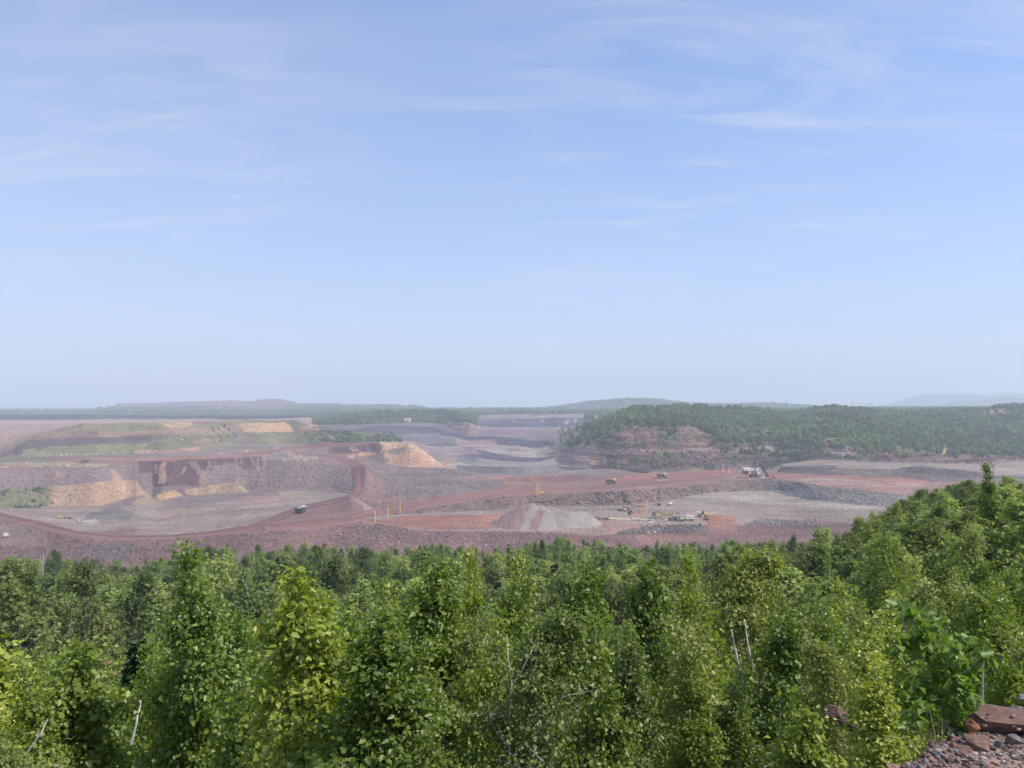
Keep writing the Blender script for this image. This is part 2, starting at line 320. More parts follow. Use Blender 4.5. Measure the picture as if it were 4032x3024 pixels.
# ------------------------------------------------------------------ mine terrain: lofted between break lines
# Every break line (toe or crest of a bench) is a list of (u, v, k): photo column, photo row and either its level
# in metres ('z') or how far it lies behind the line before it ('d').  Each point becomes a point of the real terrain.
LINES = [
 ('z', 14, [(-300,2330,-28),(1400,2330,-28),(2400,2340,-28),(3000,2300,-22),(4330,2300,-22)]),
 ('z', 30, [(-300,2040,2),(0,2052,2),(164,2087,0),(298,2114,0),(447,2124,0),(646,2122,0),(895,2104,0),(1100,2092,0),(1240,2082,0),(1407,2064,0),(1497,2062,0),(1588,2074,-2),(1678,2085,-4),(1904,2088,-4),(2126,2088,-4),(2253,2099,-4),(2330,2108,-4),(2420,2101,-6),(2465,2083,-6),(2533,2068,-6),(2668,2060,-6),(2850,2064,-6),(2935,2062,-8),(3100,2052,-8),(3230,2045,-8),(3400,2060,-8),(4330,2080,-8)]),
 # back edge of the road shelf on the left, then the ground falls to the basin
 ('d', 10, [(-300,1995,60),(0,2020,40),(150,2050,35),(300,2092,28),(447,2106,26),(646,2108,26),(850,2096,26),(1000,2062,46),(1136,2008,116),(1250,1984,150),(1384,1955,205),(1452,2000,110),(1500,2035,40),(1560,2052,20),(1700,2062,25),(2300,2075,25),(2700,2045,15),(4330,2060,15)]),
 ('z', 22, [(-300,2004,-12),(0,2002,-12),(209,1992,-12),(398,1990,-12),(470,1968,-12),(537,1948,-12),(617,1966,-12),(716,1950,-12),(732,1954,-12),(870,1943,-10),(953,1937,-8),(1215,1933,-4),(1330,1938,-2),(1384,1946,0),(1452,1990,0),(1500,2022,-2),(1542,2026,-4),(1678,2020,-4),(1900,2010,-4),(2036,1998,-4),(2262,1988,-4),(2488,1990,-4),(2623,1970,-4),(2714,1952,-4),(2880,1936,-4),(3025,1930,-4),(3182,1968,-4),(3302,1982,-4),(3500,2000,-4),(4330,2010,-4)]),
 ('d', 22, [(-300,1935,25),(0,1932,25),(150,1928,25),(209,1913,25),(398,1895,25),(537,1888,25),(560,1925,15),(600,1950,10),(640,1938,10),(716,1930,10),(740,1925,14),(846,1904,15),(929,1896,15),(969,1926,10),(1215,1922,10),(1330,1920,30),(1400,1925,40),(1452,1975,25),(1500,2012,12),(1560,2018,8),(1610,2010,10),(1723,1993,14),(1904,1972,16),(1945,1961,17),(2103,1948,17),(2216,1947,15),(2442,1932,14),(2668,1914,14),(2900,1897,14),(3031,1885,24),(3085,1891,30),(3302,1921,32),(3573,1949,32),(3720,1960,32),(4330,1975,32)]),
 # crest of the big dump (left), foot of the rubble field (middle), back of the road bench (right)
 ('d', 26, [(-300,1850,42),(0,1848,42),(224,1834,40),(433,1831,40),(520,1815,44),(537,1811,44),(600,1815,46),(747,1807,50),(1030,1795,54),(1045,1812,50),(1180,1812,50),(1275,1800,80),(1384,1842,110),(1440,1835,150),(1470,1880,150),(1520,1930,110),(1600,1968,55),(1678,1962,50),(1800,1940,70),(1900,1929,90),(2000,1918,120),(2103,1902,140),(2307,1893,150),(2442,1885,160),(2600,1876,150),(2700,1868,120),(2850,1862,120),(2960,1862,110),(3085,1861,100),(3302,1874,95),(3543,1885,110),(3663,1897,100),(3754,1895,110),(3844,1885,130),(4330,1890,140)]),
 ('d', 20, [(-300,1806,80),(0,1806,80),(300,1800,90),(522,1799,60),(600,1799,50),(1030,1786,40),(1122,1776,150),(1260,1786,160),(1308,1786,180),(1372,1786,265),(1415,1790,268),(1440,1806,160),(1500,1825,276),(1511,1823,340),(1615,1837,330),(1700,1839,320),(1750,1838,300),(1814,1857,240),(1900,1872,150),(2000,1874,60),(2103,1873,12),(2307,1873,12),(2352,1880,14),(2600,1872,20),(2850,1857,20),(2960,1858,14),(3060,1858,14),(3090,1838,22),(3242,1840,24),(3513,1846,24),(3591,1838,22),(3693,1846,20),(3868,1864,18),(3904,1872,18),(4330,1878,18)]),
 ('d', 14, [(-300,1812,80),(0,1804,80),(92,1799,80),(261,1793,80),(430,1787,80),(584,1786,100),(790,1772,120),(950,1754,330),(1061,1747,330),(1200,1746,240),(1300,1758,40),(1372,1757,40),(1433,1752,45),(1480,1742,55),(1500,1743,60),(1615,1745,60),(1646,1763,55),(1677,1781,45),(1723,1812,30),(1753,1836,20),(1800,1852,120),(1880,1866,150),(2015,1867,200),(2200,1860,220),(2323,1846,200),(2400,1842,130),(2477,1846,120),(2615,1858,90),(2707,1851,80),(2830,1851,50),(2938,1848,60),(3025,1849,60),(3077,1827,80),(3184,1814,100),(3326,1810,110),(3400,1817,110),(3538,1821,110),(3659,1821,120),(3813,1826,130),(3998,1820,150),(4330,1822,150)]),
 ('d', 22, [(-300,1800,25),(0,1796,25),(61,1787,25),(86,1769,25),(138,1761,25),(261,1754,25),(430,1746,25),(600,1742,28),(700,1742,30),(790,1745,26),(950,1744,30),(1061,1725,26),(1200,1722,40),(1350,1728,90),(1440,1736,140),(1500,1738,260),(1615,1748,330),(1700,1772,360),(1753,1800,300),(1850,1835,80),(1984,1837,24),(2138,1832,22),(2200,1826,40),(2260,1805,45),(2330,1795,45),(2400,1785,45),(2477,1775,48),(2584,1768,48),(2707,1770,46),(2800,1785,40),(2860,1795,35),(2984,1796,35),(3123,1778,28),(3301,1768,26),(3400,1784,24),(3523,1797,20),(3680,1805,15),(4032,1808,14),(4330,1810,14)]),
 ('d', 20, [(-300,1785,25),(0,1782,25),(60,1768,25),(110,1730,28),(230,1724,30),(307,1724,30),(550,1716,30),(640,1712,32),(700,1713,34),(800,1716,36),(930,1706,36),(966,1702,36),(1147,1701,36),(1200,1702,40),(1300,1708,60),(1440,1722,110),(1500,1732,160),(1615,1738,160),(1753,1765,180),(1850,1800,160),(2000,1818,165),(2120,1818,150),(2200,1795,60),(2260,1762,50),(2330,1735,50),(2400,1712,50),(2461,1690,48),(2584,1684,46),(2707,1679,46),(2750,1685,46),(2790,1712,42),(2855,1748,32),(2984,1744,34),(3123,1733,30),(3301,1724,30),(3338,1744,26),(3523,1772,20),(3680,1787,14),(4032,1797,14),(4330,1800,14)]),
 ('d', 16, [(-300,1778,30),(0,1776,30),(100,1736,32),(150,1715,36),(227,1700,40),(430,1697,40),(584,1695,40),(784,1684,40),(877,1683,40),(932,1674,40),(984,1666,40),(1122,1663,40),(1146,1680,40),(1250,1679,40),(1370,1692,50),(1440,1704,60),(1560,1718,90),(1700,1728,110),(1850,1760,120),(1972,1788,26),(2110,1800,40),(2200,1772,60),(2260,1738,60),(2330,1708,70),(2400,1690,80),(2461,1672,80),(2584,1665,80),(2769,1668,90),(2855,1700,120),(2984,1700,130),(3123,1698,130),(3301,1690,130),(3523,1725,150),(3680,1740,150),(4330,1745,150)]),
 ('d', 16, [(-300,1774,40),(0,1772,40),(150,1712,40),(220,1696,40),(270,1686,40),(323,1668,42),(507,1663,42),(645,1661,42),(861,1660,42),(907,1655,44),(1166,1653,46),(1202,1672,46),(1250,1680,60),(1370,1696,120),(1440,1706,160),(1600,1706,140),(1720,1706,140),(1850,1735,200),(1950,1748,330),(2110,1765,250),(2200,1752,90),(2260,1716,80),(2330,1686,100),(2400,1660,120),(2430,1648,120),(2584,1640,120),(2769,1640,120),(2855,1655,180),(2984,1650,180),(3123,1655,180),(3301,1650,200),(3523,1670,230),(3680,1675,240),(4032,1660,250),(4330,1655,250)]),
 ('d', 14, [(-300,1752,90),(0,1750,90),(150,1705,150),(220,1694,160),(323,1675,120),(507,1669,110),(861,1666,110),(1166,1660,110),(1250,1684,160),(1400,1690,160),(1490,1675,40),(1600,1677,35),(1720,1682,35),(1770,1700,40),(1850,1718,40),(1950,1717,34),(2110,1735,80),(2200,1738,60),(2260,1698,80),(2330,1674,120),(2406,1650,180),(2430,1632,180),(2486,1612,180),(2584,1611,190),(2670,1602,200),(2769,1604,200),(2809,1615,200),(2975,1610,210),(3030,1622,220),(3061,1632,230),(3166,1630,240),(3203,1610,240),(3301,1606,230),(3400,1615,240),(3430,1624,250),(3550,1632,260),(3700,1626,270),(3870,1618,260),(3936,1604,260),(4032,1601,260),(4330,1600,260)]),
 ('d', 10, [(-300,1690,450),(0,1690,450),(200,1682,450),(323,1676,300),(507,1668,300),(861,1664,300),(1166,1662,250),(1250,1672,220),(1400,1672,200),(1600,1664,200),(1740,1668,180),(1770,1662,60),(1850,1664,60),(1890,1690,120),(2000,1695,150),(2110,1695,200),(2200,1697,380),(2260,1694,350),(2329,1682,320),(2420,1650,200),(2486,1630,100),(2769,1622,100),(2809,1627,100),(3061,1636,150),(3203,1626,110),(3400,1628,110),(3550,1628,300),(3700,1622,300),(3870,1620,200),(4032,1612,120),(4330,1612,120)]),
 ('d', 10, [(-300,1672,500),(0,1672,500),(323,1668,500),(861,1662,500),(1166,1658,450),(1250,1655,350),(1415,1640,250),(1500,1630,250),(1600,1626,250),(1780,1626,250),(1840,1645,250),(1890,1680,330),(2000,1682,350),(2329,1680,350),(2420,1677,360),(2486,1632,500),(3061,1628,500),(3550,1622,500),(4330,1615,500)]),
 ('d', 12, [(-300,1660,500),(0,1660,500),(323,1658,500),(861,1656,450),(1166,1652,400),(1250,1645,400),(1415,1636,400),(1600,1630,400),(1780,1632,400),(1840,1650,150),(1890,1652,90),(2000,1648,70),(2329,1645,70),(2420,1644,90),(2486,1628,450),(3061,1622,500),(3550,1614,700),(4330,1612,600)]),
 ('d', 6, [(-300,1654,320),(0,1654,320),(323,1652,300),(861,1648,300),(1166,1646,300),(1250,1640,300),(1415,1630,320),(1600,1625,330),(1780,1630,400),(1890,1636,500),(2000,1630,500),(2329,1628,500),(2420,1626,500),(2486,1622,500),(3061,1616,600),(3550,1610,900),(4330,1609,800)]),
 ('z', 5, [(-300,1622,72),(0,1622,72),(861,1618,76),(1166,1616,78),(1890,1612,82),(2486,1610,84),(3061,1607,88),(3550,1606,88),(4330,1606,88)]),
]
DU = 4.0
U = np.arange(-300, 4331, DU)
nU = len(U)
ld, lz = [], []
for kind, n, pts in LINES:
    p = np.array(pts, dtype=float)
    v = np.interp(U, p[:, 0], p[:, 1]); k = np.interp(U, p[:, 0], p[:, 2])
    if kind == 'z':
        d = (EYE - k) * FPX / (v - VH); z = k
    else:
        d = ld[-1] + k; z = EYE - (v - VH) * d / FPX
    if ld:
        d2 = np.maximum(d, ld[-1] + 2.0)
        z = np.where(d2 > d, EYE - (v - VH) * d2 / FPX, z); d = d2
    ld.append(d); lz.append(z)
# ease the benches into one another along their length, keeping each line where it is seen
def ease(a, s):
    k = np.exp(-0.5 * (np.arange(-3 * s, 3 * s + 1) / s) ** 2); k /= k.sum()
    return np.convolve(np.pad(a, 3 * s, mode='edge'), k, mode='valid')
for i in range(len(ld)):
    vv = VH + (EYE - lz[i]) * FPX / ld[i]
    a, b = ease(np.log(ld[i]), 9), ease(np.log(ld[i]), 26)
    w = np.clip(np.exp(-((U - 1430) / 130.0) ** 2) + np.exp(-((U - 2300) / 90.0) ** 2) + np.exp(-((U - 560) / 70.0) ** 2), 0, 1)
    ld[i] = np.exp(a * (1 - w) + b * w)
    if i: ld[i] = np.maximum(ld[i], ld[i - 1] + 2.0)
    lz[i] = EYE - (vv - VH) * ld[i] / FPX
rows_d, rows_z, rows_s, rows_t = [], [], [], []
for k in range(len(LINES) - 1):
    n = LINES[k + 1][1]
    for j in range(n):
        t = j / n
        rows_d.append(ld[k] + (ld[k + 1] - ld[k]) * t); rows_z.append(lz[k] + (lz[k + 1] - lz[k]) * t)
        rows_s.append(np.full(nU, k)); rows_t.append(np.full(nU, t))
rows_d.append(ld[-1]); rows_z.append(lz[-1]); rows_s.append(np.full(nU, len(LINES) - 2)); rows_t.append(np.ones(nU))
TD, TZ, TS, TT = (np.array(a) for a in (rows_d, rows_z, rows_s, rows_t))
UU = np.broadcast_to(U, TD.shape)
VV = VH + (EYE - TZ) * FPX / TD
TX = (UU - 2016) / FPX * TD
P = np.stack([TX, TD, TZ], -1)
def grid_normals(P):
    gu = np.gradient(P, axis=1); gr = np.gradient(P, axis=0)
    n = np.cross(gu, gr); n /= (np.linalg.norm(n, axis=-1, keepdims=True) + 1e-9)
    n[n[..., 2] < 0] *= -1
    return n
NRM = grid_normals(P)
steep = np.clip((1 - NRM[..., 2]) * 2.2, 0, 1)
# roughness in metres by where we are
rough = np.full(TD.shape, 0.35)
rough = np.where((TS == 0), 1.0, rough)
rough = np.where((TS == 3) & (UU > 1450), 2.2, rough)
rough = np.where((TS == 3) & (UU <= 1450), 1.5, rough)
rough = np.where((TS == 4) & (UU < 1380), .65, rough)
rough = np.where((TS == 5) & (UU > 1440) & (UU < 2000), 1.7, rough)
rough = np.where((TS == 5) & (UU > 3060), 2.0, rough)
rough = np.where((TS == 6) & (UU > 1490) & (UU < 1760), 1.0, rough)
rough = np.where((TS >= 7) & (UU > 2380) & (TS <= 8), 5.5, rough)
rough = np.where((TS >= 7) & (UU <= 2380), 1.6, rough)
rough = np.where((TS >= 9) & (UU > 2380), 4.0, rough)
rough = np.where((TS >= 10) & (UU > 1200) & (UU <= 2380), 3.0, rough)
rough = np.where(TS >= 15, 5.0, rough)
edge = np.clip(np.minimum(TT, 1) * 4, 0.35, 1)
lat = TX * 1.0; hgt = TZ * 1.6 + TD * 0.8
disp = fbm(lat / 38, hgt / 30, 3, 3) * 0.9 + fbm(lat / 9, hgt / 9, 9, 3) * 0.6 + fbm(lat / 3.2, hgt / 3.2, 21, 2) * 0.35
# gullies and ribs running down steep faces, ledges along cliffs
ribs = fbm(lat / 6.0, hgt / 40, 31, 3); ledges = fbm(lat / 45, TZ / 2.6, 41, 3)
cliff = (UU > 2200) & (TS >= 7) & (TS <= 8)
disp = disp + steep * np.where(cliff, ledges * 1.15, ribs * 0.75)
P = P + NRM * (disp * rough * edge)[..., None]
# undulating ground on flats
P[..., 2] += fbm(TX / 55, TD / 70, 51, 3) * np.clip(1 - steep * 2, 0, 1) * np.where(TS < 7, 0.9, 2.0) * edge

# --------------------------- what the ground is made of
def crop(key, pts):
    x0, y0, s = {'R1': (0, 1500, 2.011), 'R2': (1000, 1500, 2.212), 'R3': (1900, 1500, 2.212), 'R4': (2700, 1500, 1.6607),
                 'C1': (0, 1560, 3.2529), 'C2': (600, 1560, 3.2529), 'C3': (1200, 1560, 3.2529), 'C4': (1800, 1560, 3.2529),
                 'C5': (2400, 1560, 3.2529), 'C6': (3000, 1560, 3.2529), 'C7': (3352, 1560, 3.2529), 'S': (0, 0, 1.0)}[key]
    return np.array([(x0 + a / s, y0 + b / s) for a, b in pts])
def inside(poly, u, v):
    r = np.zeros(u.shape, bool); n = len(poly)
    lo, hi = poly.min(0) - 1, poly.max(0) + 1
    m = (u > lo[0]) & (u < hi[0]) & (v > lo[1]) & (v < hi[1])
    if not m.any(): return r
    uu, vv = u[m], v[m]; rr = np.zeros(uu.shape, bool)
    for i in range(n):
        (x1, y1), (x2, y2) = poly[i], poly[i - 1]
        c = ((y1 > vv) != (y2 > vv)) & (uu < (x2 - x1) * (vv - y1) / (y2 - y1 + 1e-12) + x1)
        rr ^= c
    r[m] = rr
    return r
ROCK = (.205, .150, .150); DARK = (.105, .082, .088); GREY = (.20, .185, .185); RED = (.270, .135, .120); FLOOR = (.262, .218, .200)
TAN = (.44, .305, .205); PALE = (.47, .40, .32); GREEN = (.135, .155, .085); PURP = (.100, .058, .066); BLUE = (.165, .165, .180)
MAUVE = (.198, .156, .160); PINK = (.34, .235, .205); OLIVE = (.195, .190, .110); FOREST = (.045, .075, .028)
C = np.zeros(P.shape); C[:] = ROCK
def base(s, u0, u1, col):
    C[(TS == s) & (UU >= u0) & (UU < u1)] = col
base(0, -999, 9999, (.195, .128, .125)); base(1, -999, 1430, (.21, .135, .13)); base(1, 1430, 9999, FLOOR)
base(2, -999, 1350, FLOOR); base(2, 1350, 9999, FLOOR)
base(3, -999, 195, (.18, .165, .12)); base(3, 195, 565, (.36, .255, .19)); base(3, 565, 980, (.34, .255, .185)); base(3, 980, 1440, MAUVE); base(3, 1440, 9999, (.175, .132, .126))
base(4, -999, 1440, MAUVE); base(4, 1440, 9999, (.225, .150, .143))
base(5, -999, 1440, (.235, .15, .14)); base(5, 1440, 1980, (.185, .148, .150)); base(5, 1980, 3060, (.235, .140, .128)); base(5, 3060, 9999, (.150, .128, .130))
base(6, -999, 1290, (.20, .16, .16)); base(6, 1290, 1500, (.15, .10, .115)); base(6, 1500, 1775, (.40, .270, .20)); base(6, 1775, 2400, (.215, .170, .168)); base(6, 2400, 3060, (.23, .165, .15)); base(6, 3060, 9999, (.27, .225, .205))
base(7, -999, 1100, OLIVE); base(7, 1100, 1500, (.17, .165, .11)); base(7, 1500, 1800, (.25, .21, .19)); base(7, 1800, 2185, (.125, .125, .138)); base(7, 2185, 9999, (.142, .098, .100))
base(8, -999, 600, (.130, .098, .115)); base(8, 600, 1500, (.15, .165, .095)); base(8, 1500, 2185, (.29, .255, .23)); base(8, 2185, 9999, (.138, .094, .096))
base(9, -999, 1160, (.27, .19, .15)); base(9, 1160, 1750, (.19, .155, .155)); base(9, 1750, 2185, (.115, .112, .128)); base(9, 2185, 9999, (.10, .12, .055))
base(10, -999, 1230, (.185, .185, .11)); base(10, 1230, 1800, (.19, .17, .175)); base(10, 1800, 2185, (.30, .25, .22)); base(10, 2185, 9999, (.085, .110, .050))
base(11, -999, 1230, (.30, .21, .185)); base(11, 1230, 2185, (.085, .080, .105)); base(11, 2185, 9999, (.085, .110, .050))
base(12, -999, 1230, (.33, .225, .20)); base(12, 1230, 2185, (.20, .16, .165)); base(12, 2185, 9999, (.075, .10, .045))
base(13, -999, 1230, (.30, .205, .185)); base(13, 1230, 1860, (.07, .10, .045)); base(13, 1860, 2380, (.27, .22, .205)); base(13, 2380, 9999, (.07, .095, .042))
base(14, -999, 1230, (.34, .23, .205)); base(14, 1230, 1860, FOREST); base(14, 1860, 2400, (.090, .088, .118)); base(14, 2400, 9999, FOREST)
base(15, -999, 1230, (.28, .20, .18)); base(15, 1230, 1860, FOREST); base(15, 1860, 2420, (.25, .20, .18)); base(15, 2420, 9999, FOREST)
for s_ in (9, 10, 11, 12): base(s_, 2185, 2330, (.185, .140, .118))
base(16, -999, 9999, FOREST); base(17, -999, 9999, FOREST)
OVER = [
 # left basin
 ('C1', [(0,1200),(560,1150),(660,1170),(690,1390),(500,1440),(0,1440)], (.165,.165,.105)),
 ('C1', [(640,1140),(700,1150),(690,1390),(660,1390)], (.33,.24,.19)),
 ('R1', [(820,985),(1150,905),(1190,900),(1230,950),(900,985)], (.20,.145,.14)),
 ('R1', [(1170,900),(1235,890),(1270,945),(1230,955)], (.135,.10,.105)),
 ('R1', [(1030,960),(1180,905),(1250,955),(1120,985)], (.30,.25,.18)),
 ('C2', [(300,1185),(400,1190),(440,1280),(390,1280)], (.16,.11,.12)),
 ('C2', [(40,1265),(300,1205),(380,1290),(90,1350)], (.42,.30,.19)),
 ('R1', [(740,1040),(930,1000),(1060,1050),(1000,1095),(640,1100)], (.145,.135,.135)),
 ('R1', [(1270,950),(1500,905),(2212,875),(2212,900),(1900,930),(1500,1000),(1300,990)], (.175,.145,.15)),
 ('R1', [(640,1115),(760,1095),(790,1115),(700,1135)], (.42,.40,.38)),
 ('R1', [(1200,1040),(1700,990),(2212,960),(2212,985),(1700,1040),(1250,1090)], (.30,.23,.205)),
 ('R1', [(1330,1215),(1450,1200),(1470,1212),(1380,1222)], (.42,.42,.40)),
 ('R1', [(790,1200),(960,1150),(1120,1160),(1080,1215),(900,1225)], (.21,.145,.14)),
 ('C2', [(1600,1225),(1900,1210),(2080,1230),(2050,1290),(1760,1290)], (.27,.255,.20)),
 ('C2', [(1180,1290),(1500,1240),(1800,1330),(1300,1400),(1000,1400)], (.30,.215,.20)),
 ('R1', [(640,1330),(700,1290),(1000,1270),(1080,1300),(1000,1420),(760,1420)], (.145,.125,.13)),
 ('R1', [(0,1110),(330,1180),(420,1290),(200,1330),(0,1320)], (.235,.175,.165)),
 # big dump face, left
 ('C1', [(700,940),(860,930),(830,1110),(700,1110)], (.27,.19,.17)), ('C1', [(1400,930),(1470,940),(1560,1090),(1450,1080)], (.36,.25,.19)),
 ('C1', [(1760,830),(2212,830),(2212,1010),(1900,980),(1760,990)], PURP),
 ('C2', [(0,830),(790,800),(760,960),(590,1150),(0,1160)], PURP), ('C2', [(790,790),(1410,775),(1400,930),(1180,940),(1080,880),(930,850),(800,900)], (.125,.078,.085)),
 ('C2', [(110,850),(180,840),(160,1120),(60,1120)], (.34,.235,.20)), ('C2', [(30,880),(80,870),(60,1000),(20,990)], (.25,.18,.17)),
 ('C2', [(470,840),(560,830),(640,950),(740,900),(700,1100),(600,1140),(580,960)], (.24,.18,.165)), ('C2', [(395,910),(420,910),(410,990),(390,1000)], (.32,.25,.2)),
 ('C2', [(720,820),(760,815),(750,920),(725,920)], (.26,.19,.18)), ('C2', [(1070,800),(1100,800),(1095,880),(1075,880)], (.27,.2,.19)), ('C2', [(1130,795),(1155,790),(1150,870),(1135,870)], (.27,.2,.19)),
 ('C2', [(1260,785),(1290,780),(1310,900),(1280,900)], (.3,.22,.2)), ('C2', [(1330,785),(1350,780),(1375,960),(1330,970)], (.33,.26,.23)), ('C2', [(1395,770),(1410,770),(1410,830),(1400,830)], (.4,.32,.28)),
 ('C2', [(1420,720),(1700,700),(1800,760),(1650,830),(1440,840)], GREY),
 # plateau and its rubble
 ('C1', [(0,860),(700,845),(1400,860),(1380,885),(1250,895),(500,900),(200,890),(60,890)], (.36,.30,.235)),
 ('C1', [(0,895),(130,895),(100,925),(0,930)], (.38,.27,.2)), ('C1', [(1010,850),(1090,800),(1180,800),(1110,860)], PURP),
 ('C1', [(880,800),(1700,790),(2212,780),(2212,825),(1780,825),(1600,800),(1200,815)], (.29,.185,.165)),
 ('C2', [(0,795),(700,760),(1400,745),(1400,765),(700,800),(0,830)], (.31,.17,.15)),
 ('C2', [(0,740),(620,690),(1140,640),(1600,610),(1780,640),(1500,690),(900,745),(300,775),(0,780)], (.215,.175,.178)),
 ('C2', [(1040,735),(1500,690),(1780,640),(2212,590),(2212,680),(1850,690),(1700,700),(1420,745)], (.225,.120,.115)),
 ('C2', [(840,725),(890,718),(905,745),(860,748)], TAN), ('C2', [(1175,690),(1215,685),(1235,708),(1190,712)], TAN), ('C2', [(1550,655),(1610,650),(1625,668),(1570,668)], PALE),
 ('C2', [(1700,700),(1740,690),(1850,760),(2150,765),(2180,795),(1950,810),(1720,825),(1650,820),(1800,780)], (.34,.28,.23)),
 # green benches, left
 ('C1', [(0,700),(200,650),(400,540),(900,550),(700,640),(180,760),(0,780)], (.130,.098,.112)),
 ('C1', [(180,660),(300,590),(420,540),(300,640)], (.15,.17,.10)), ('C1', [(0,780),(200,740),(600,780),(680,830),(300,845),(0,860)], (.15,.165,.10)),
 ('C1', [(270,700),(440,670),(440,690),(300,710)], (.27,.26,.08)), ('C1', [(1280,690),(1360,670),(1350,720),(1280,730)], (.17,.21,.085)),
 ('C1', [(900,460),(980,455),(930,510),(890,500)], (.17,.12,.13)), ('C1', [(1130,465),(1280,455),(1240,510),(1120,505)], (.17,.12,.13)),
 ('C1', [(530,500),(700,440),(760,450),(620,520)], (.21,.20,.11)), ('C1', [(740,420),(920,405),(880,440),(760,450)], (.17,.16,.14)), ('C1', [(1090,380),(1320,340),(1300,410),(1080,420)], (.25,.185,.15)),
 ('C1', [(1750,700),(2212,680),(2212,725),(1800,735),(1700,730)], (.36,.235,.19)), ('C2', [(0,690),(600,640),(620,690),(300,710),(0,735)], (.34,.21,.18)),
 ('C1', [(1880,500),(2212,480),(2212,670),(1760,690),(1960,580)], (.160,.170,.105)), ('C2', [(0,500),(560,455),(760,540),(600,640),(0,690)], (.150,.165,.095)),
 ('C2', [(470,560),(760,540),(780,580),(560,605)], (.28,.19,.16)), ('C2', [(780,535),(860,530),(900,590),(860,600)], (.36,.22,.18)),
 ('C2', [(140,345),(200,335),(490,330),(530,370),(420,405),(200,410)], (.33,.25,.19)), ('C2', [(500,320),(860,320),(840,360),(540,365)], (.23,.15,.15)),
 ('C2', [(180,405),(430,410),(420,470),(190,475)], (.24,.17,.15)),
 ('C2', [(980,420),(1200,490),(1100,600),(1050,540)], (.19,.15,.15)), ('C2', [(1100,570),(1350,500),(1290,600),(1140,620)], (.20,.14,.15)), ('C2', [(1390,490),(1480,480),(1450,540),(1400,540)], (.125,.155,.08)),
 ('C2', [(1080,370),(1250,345),(1700,335),(1780,400),(1790,460),(1200,465),(1180,420)], (.47,.315,.215)),
 ('C2', [(1860,400),(2000,380),(2100,380),(2180,430),(1900,425)], (.42,.30,.2)), ('C2', [(1700,330),(1880,300),(1960,370),(1800,390)], (.13,.155,.09)),
 ('C3', [(0,470),(200,440),(860,450),(880,585),(250,590),(0,595)], (.165,.165,.115)), ('C3', [(0,400),(160,385),(220,430),(0,440)], (.42,.30,.2)),
 ('C3', [(870,540),(930,500),(1150,500),(1250,590),(880,590)], (.10,.145,.065)), ('C3', [(780,490),(1000,460),(900,540),(830,540)], (.20,.14,.14)),
 # purple dump and tan hill
 ('C3', [(0,620),(250,588),(950,590),(1030,665),(900,690),(700,660),(560,640),(300,640),(0,655)], (.165,.085,.09)),
 ('C3', [(360,650),(560,640),(600,720),(350,735)], PURP), ('C3', [(690,650),(950,640),(950,690),(720,705)], PURP), ('C3', [(565,645),(640,650),(690,705),(610,710)], (.38,.26,.2)), ('C3', [(780,645),(850,690),(800,690)], (.3,.2,.18)),
 ('C3', [(670,750),(740,715),(880,715),(940,760),(900,800),(700,770)], (.45,.29,.19)), ('C3', [(540,760),(640,735),(640,790),(560,800)], (.42,.28,.19)),
 ('C3', [(950,592),(1340,600),(1420,620),(1540,720),(1790,880),(1700,860),(1400,660),(1180,720),(1040,680)], (.50,.38,.27)),
 ('C3', [(1000,700),(1180,660),(1300,640),(1320,690),(1180,740),(1090,750)], (.19,.165,.14)), ('C3', [(1100,780),(1300,730),(1600,830),(1640,890),(1350,890),(1130,860)], (.40,.245,.19)),
 ('C3', [(680,790),(1000,720),(1080,850),(1000,860),(760,830)], (.18,.145,.15)), ('C3', [(840,990),(1090,900),(1220,890),(1200,970),(1000,1000)], (.255,.18,.165)),
 ('C3', [(1960,1040),(2212,1010),(2212,1055),(2000,1060)], (.33,.20,.185)), ('C3', [(1560,725),(1750,720),(1780,740),(1770,850),(1700,830)], (.155,.15,.165)),
 ('C3', [(1800,870),(2212,850),(2212,880),(1900,885)], (.36,.34,.28)), ('C3', [(1950,760),(2212,745),(2212,820),(1960,835)], (.15,.15,.165)),
 ('C3', [(1780,740),(1930,740),(1930,830),(1790,850)], (.26,.195,.18)),
 ('C3', [(1300,590),(1500,600),(1560,720),(1450,650)], (.28,.215,.20)), ('C3', [(1500,640),(2212,620),(2212,700),(1800,720),(1560,715)], (.28,.21,.19)),
 # middle pit walls
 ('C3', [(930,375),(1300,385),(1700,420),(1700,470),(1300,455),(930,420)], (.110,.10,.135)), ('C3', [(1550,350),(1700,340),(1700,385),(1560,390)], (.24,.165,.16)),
 ('C3', [(1850,340),(2150,325),(2212,380),(2050,440),(1840,460)], (.33,.225,.185)), ('C3', [(1850,400),(2050,400),(2000,460),(1850,450)], (.21,.15,.155)),
 ('C3', [(1160,300),(1290,278),(1370,285),(1365,320),(1260,325)], (.46,.32,.22)),
 ('C3', [(0,250),(150,185),(60,290),(500,260),(480,270),(330,300),(600,325),(0,330)], (.33,.245,.22)),
 ('C4', [(40,590),(300,550),(460,560),(520,605),(300,620),(50,620)], (.29,.18,.165)), ('C4', [(640,670),(760,655),(830,690),(700,705)], (.27,.155,.145)),
 ('C4', [(560,730),(900,715),(1200,760),(1150,780),(700,770)], (.38,.34,.275)), ('C4', [(900,670),(1140,670),(1050,705),(960,705)], (.36,.33,.28)), ('C4', [(0,650),(180,690),(320,735),(0,750)], (.31,.235,.205)),
 ('C4', [(0,850),(700,840),(1290,850),(1280,880),(600,885),(0,880)], (.30,.27,.24)),
 ('C4', [(1280,560),(1440,545),(1400,600),(1290,600)], (.34,.30,.23)), ('C4', [(1300,600),(1780,590),(1760,645),(1500,650),(1300,640)], (.10,.14,.075)),
